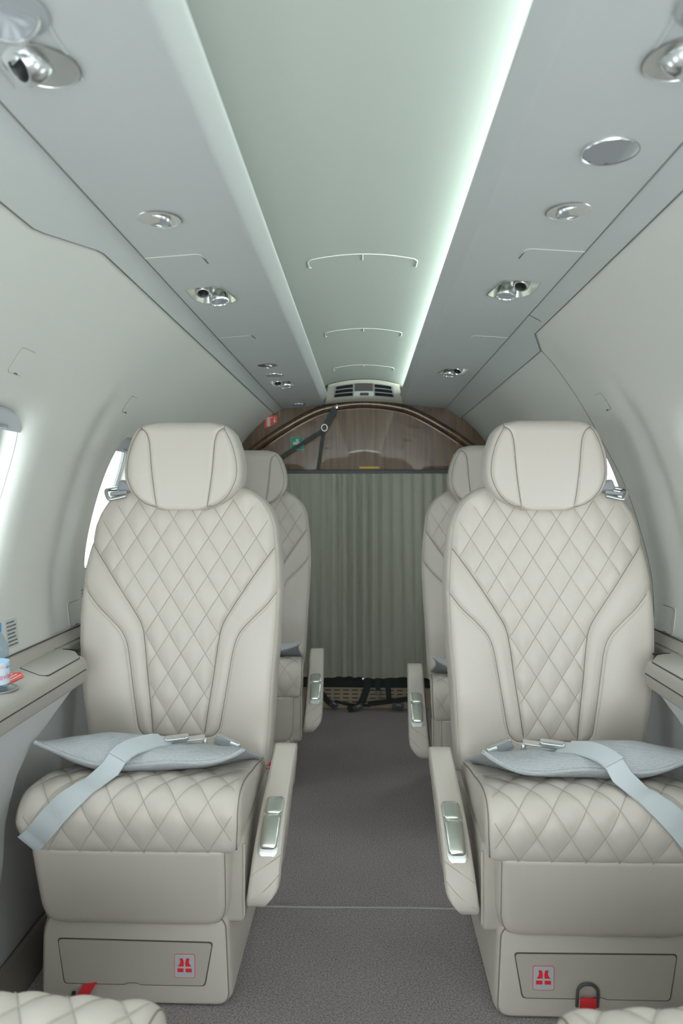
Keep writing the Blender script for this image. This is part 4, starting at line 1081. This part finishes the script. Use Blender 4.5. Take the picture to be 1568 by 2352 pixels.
def add_belt(seat, m, seed, long=True):
    X = lambda s, d, z: Vector((m*s, d, z))
    # over the nose of the cushion
    P = []; Nn = []
    path = [(-0.194, C_NODE+0.034), (-0.178, C_NODE+0.020), (-0.143, C_NODE-0.018), (-0.107, C_NODE-0.052), (-0.080, C_NODE-0.080)]
    for s, p in spline(path, 6):
        d, z = cus_surf(np.array(s), np.array(p), 0.0045); d2, z2 = cus_surf(np.array(s), np.array(p), 0.03)
        P.append(X(s, float(d), float(z))); Nn.append(Vector((0, float(d2-d), float(z2-z))))
    for s, d in ((-0.056, 0.072), ):
        P.append(X(s, d, 0.474)); Nn.append(Vector((0, -0.6, 1)))
    ks = len(P)
    for t in np.linspace(0, 1, 9):
        q = BELT_A+(BELT_B-BELT_A)*t; P.append(X(q[0], q[1], max(0.463, pil_top(q[0], q[1], seed)+0.007))); Nn.append(Vector((0, -0.45, 1)))
    for _ in range(3):
        for i in range(ks-1, len(P)-1): P[i].z = max(P[i].z, (P[i-1].z+P[i].z*2+P[i+1].z)/4)
    Nn2 = Nn
    W = []
    for i in range(len(P)):
        tg = (P[min(i+1, len(P)-1)]-P[max(i-1, 0)]).normalized(); W.append(tg.cross(Nn2[i].normalized()))
    mb = MB(); mb.strip(P, W, Nn2, 0.0475, 0.0022); 
    bl = mb.build('lap_belt', BELT, seat)
    # slide tab, folded end
    i = len(P)-10
    mb = MB(); mb.strip([p+n_.normalized()*0.002 for p, n_ in zip(P[ks:-1], Nn2[ks:-1])], W[ks:-1], Nn2[ks:-1], 0.0495, 0.005); mb.build('folded_end', BELT, bl)
    c = P[-1]+Vector((m*0.012, 0.006, 0.006)); ang = math.atan2(P[-1].y-P[-6].y, m*(P[-1].x-P[-6].x))
    Rm = Matrix.Rotation(m*R(12), 3, 'Z') @ Matrix.Rotation(m*R(-4), 3, 'Y') @ Matrix.Rotation(R(8), 3, 'X')
    mb = MB(); mb.box(c, (0.052, 0.020, 0.014), 0.004, rot=Rm); mb.box(c+Vector((0, -0.009, 0.001)), (0.044, 0.006, 0.007), 0.002, rot=Rm)
    tg = mb.build('belt_tongue', CHROME, bl)
    mb = MB(); mb.box(c+Vector((m*0.040, 0.010, -0.001)), (0.04, 0.022, 0.003), 0.001, rot=Rm); mb.build('tongue_plate', CHROME, tg)
    # receptacle by the aisle
    mb = MB(); c2 = X(0.134, 0.340, 0.447); Rm = Matrix.Rotation(m*R(24), 3, 'Y') @ Matrix.Rotation(R(-14), 3, 'X')
    mb.box(c2, (0.062, 0.036, 0.026), 0.005, rot=Rm); rc = mb.build('buckle', CHROME, seat)
    mb = MB(); mb.box(c2+Rm @ Vector((-m*0.012, -0.0172, 0.001)), (0.036, 0.004, 0.016), 0.001, rot=Rm); mb.build('buckle_mouth', GREY, rc)
    mb = MB(); mb.lathe([(0.006, -0.01), (0.006, 0.01), (0.004, 0.012), (0, 0.012)], 14, Matrix.Translation(X(0.082, 0.325, 0.452))); mb.build('belt_pin', CHROME, rc)
add_belt(seatL, 1, 0.0); add_belt(seatR, -1, 1.3)
pilL = make_pillow(1, 0.0, 'grey woven pillow on the front left seat, a pale belt across it'); pilR = make_pillow(-1, 1.3, 'grey woven pillow on the front right seat, belt running off to the right')

def put(o, x, y, rot=0.0, piv=0.25):
    """place a seat (or pillow) by its nose, turned about its middle"""
    o.rotation_euler = (0, 0, rot)
    c = Vector((x, y+piv, 0)); d = Matrix.Rotation(rot, 3, 'Z') @ Vector((0, -piv, 0)); o.location = c+d
XS = 0.455
PL = [('l', -XS, 1.40, 0), ('r', XS, 1.385, 0), ('l', -XS+0.010, 2.51, R(4)), ('r', XS-0.008, 2.255, R(-4))]
s2l = copy_tree(seatL); s2l['label'] = 'beige leather seat behind the front left one, half hidden, before the curtain'
s2r = copy_tree(seatR); s2r['label'] = 'beige leather seat behind the front right one, half hidden, before the curtain'
p2l = copy_tree(pilL); p2l['label'] = 'pale pillow corner showing behind the front left seatback'
p2r = copy_tree(pilR); p2r['label'] = 'pale pillow corner showing behind the front right seatback'
for (k, x, y, r_), se, pi_ in zip(PL, (seatL, seatR, s2l, s2r), (pilL, pilR, p2l, p2r)): put(se, x, y, r_); put(pi_, x, y, r_)
# the two seats facing aft, whose cushion noses come into the bottom of the picture (no belts or pillows seen)
DROP = ('lap_belt', 'buckle', 'belt_pin', 'backrest', 'headrest', 'belt_guide')
def copy_plain(o):
    c = o.copy(); COL.objects.link(c)
    for ch in list(o.children):
        if ch.name.split('.')[0] not in DROP: copy_tree(ch, c)
    return c
n1 = copy_plain(seatR); n1['label'] = 'seat facing away at the bottom left corner, only its quilted cushion edge in view'
n2 = copy_plain(seatL); n2['label'] = 'seat facing away at the bottom right corner, only its quilted cushion edge in view'
for o, x in ((n1, -XS), (n2, XS)): q_ = R(3.2) if x < 0 else R(-3.2); o.rotation_euler = (0, 0, PI-q_); o.location = Vector((x, 0.862-0.25, 0))+Matrix.Rotation(PI-q_, 3, 'Z') @ Vector((0, -0.25, 0))

# left seat: red ribbon; right seat: black loop with red ribbon; red tag by the left armrest
mb = MB(); mb.strip([(-0.096, 0.066, 0.045), (-0.101, 0.060, 0.038), (-0.108, 0.055, 0.026), (-0.113, 0.053, 0.016)], [(1, 0, 0.15)]*4, [(0, -1, 0.3)]*4, 0.028, 0.0015)
mb.build('pull_ribbon', LINEN, seatL)
mb = MB(); mb.box((-0.128, 0.058, 0.024), (0.008, 0.008, 0.016), 0.003); mb.build('ribbon_clip', DARK, seatL)
mb = MB(); lx = -0.012
mb.tube([(lx+a, 0.060+c, b) for a, b, c in spline([(-0.020, 0.030, 0.004), (-0.020, 0.058, 0), (-0.018, 0.068, 0), (-0.010, 0.0755, 0), (0, 0.0775, 0), (0.010, 0.0755, 0), (0.018, 0.068, 0), (0.020, 0.058, 0), (0.020, 0.030, 0.004)], 5)], 0.0032, 8)
lp = mb.build('pull_loop', DGREY, seatR)
mb = MB(); mb.strip([(lx, 0.057, 0.052), (lx, 0.055, 0.046), (lx, 0.058, 0.034), (lx, 0.060, 0.025)], [(1, 0, 0)]*4, [(0, -1, 0.2)]*4, 0.032, 0.002); mb.build('pull_ribbon', LINEN, lp)

# ================================================================== SMALL THINGS ON THE LEDGE
bx, by, bz_ = -0.7085, 1.392, 0.6648
plate_ = tag(MB().lathe([(0.0, 0.0), (0.040, 0.0), (0.041, 0.0025), (0.038, 0.0035), (0.034, 0.0022), (0.0, 0.0018)], 36, Matrix.Translation((bx+0.005, by, 0.6615))).build('cup_holder', CHROME), 'shiny round cup holder ring set in the left ledge under the bottle', 'cup holder')
bt = thing('water_bottle', 'small clear water bottle with blue cap on the left ledge', 'bottle', (bx, by, bz_))
MB().lathe([(0.0, 0.001), (0.024, 0.0), (0.028, 0.004), (0.029, 0.012), (0.0285, 0.055), (0.0275, 0.062), (0.0285, 0.066), (0.0265, 0.080), (0.020, 0.098), (0.0135, 0.108), (0.0125, 0.116)], 40).build('body', PET, bt)
MB().lathe([(0.0293, 0.010), (0.0293, 0.052)], 40).build('label', LBLUE, bt)
MB().lathe([(0.0148, 0.1085), (0.0150, 0.110), (0.0150, 0.124), (0.0135, 0.126), (0.0, 0.126)], 24).build('cap', BLUE, bt)
fc = bpy.data.curves.new('brand_text', 'FONT'); fc.body = 'evian'; fc.size = 0.0165; fc.extrude = 0.0003; fc.align_x = 'CENTER'
fo = bpy.data.objects.new('brand_text', fc); COL.objects.link(fo)
dg = bpy.context.evaluated_depsgraph_get(); tm = bpy.data.meshes.new_from_object(fo.evaluated_get(dg)); bpy.data.objects.remove(fo, do_unlink=True)
A0 = R(-10)
def wrap(x, y, z): 
    a = A0+x/0.0296; r_ = 0.0297+z; return (r_*math.cos(a), r_*math.sin(a), y)
for v in tm.vertices: v.co = wrap(v.co.x, v.co.y+0.020, v.co.z)
tm.materials.clear(); tm.materials.append(PINK); to = bpy.data.objects.new('brand_text', tm); COL.objects.link(to); to.parent = bt
mb = MB()
for c, w_, h_ in ((0.0005, 0.006, 0.008), (0.006, 0.005, 0.006), (0.011, 0.004, 0.005)):
    mb.add([wrap(c-w_/2, 0.040, 0), wrap(c+w_/2, 0.040, 0), wrap(c, 0.040+h_, 0)], [(0, 1, 2)])
mb.build('mountain_mark', BLUE, bt, False)
mb = MB(); mb.add([wrap(-0.032+0.003*i, q, -0.0001) for i in range(11) for q in (0.0405, 0.046)], [(2*i, 2*i+1, 2*i+3, 2*i+2) for i in range(10)]); mb.build('label_band', mat('pale_pink', (0.80, 0.62, 0.72), 0.5), bt)
# red notice on the ledge
P = round_poly([(-0.733, 1.455), (-0.731, 1.505), (-0.716, 1.520), (-0.694, 1.490), (-0.696, 1.432), (-0.704, 1.428)], 0.004, 3)
ztop = lambda x: 0.6605+(-x-0.662)*0.078
rn = tag(MB().prism(P, lambda x, y, t_: (x, y, ztop(x)+t_), 0.0005, 0.0016).build('red_notice', LRED, None, False), 'small red sticker with white print on the left ledge beside the bottle', 'label')
mb = MB()
for k in range(3):
    x = -0.724+0.0095*k; mb.prism([(x-0.0015, 1.445), (x-0.0015, 1.50), (x+0.0015, 1.50), (x+0.0015, 1.445)], lambda a, b, t_: (a, b, ztop(a)+t_), 0.0015, 0.0022)
mb.build('print', WHITE, rn, False)
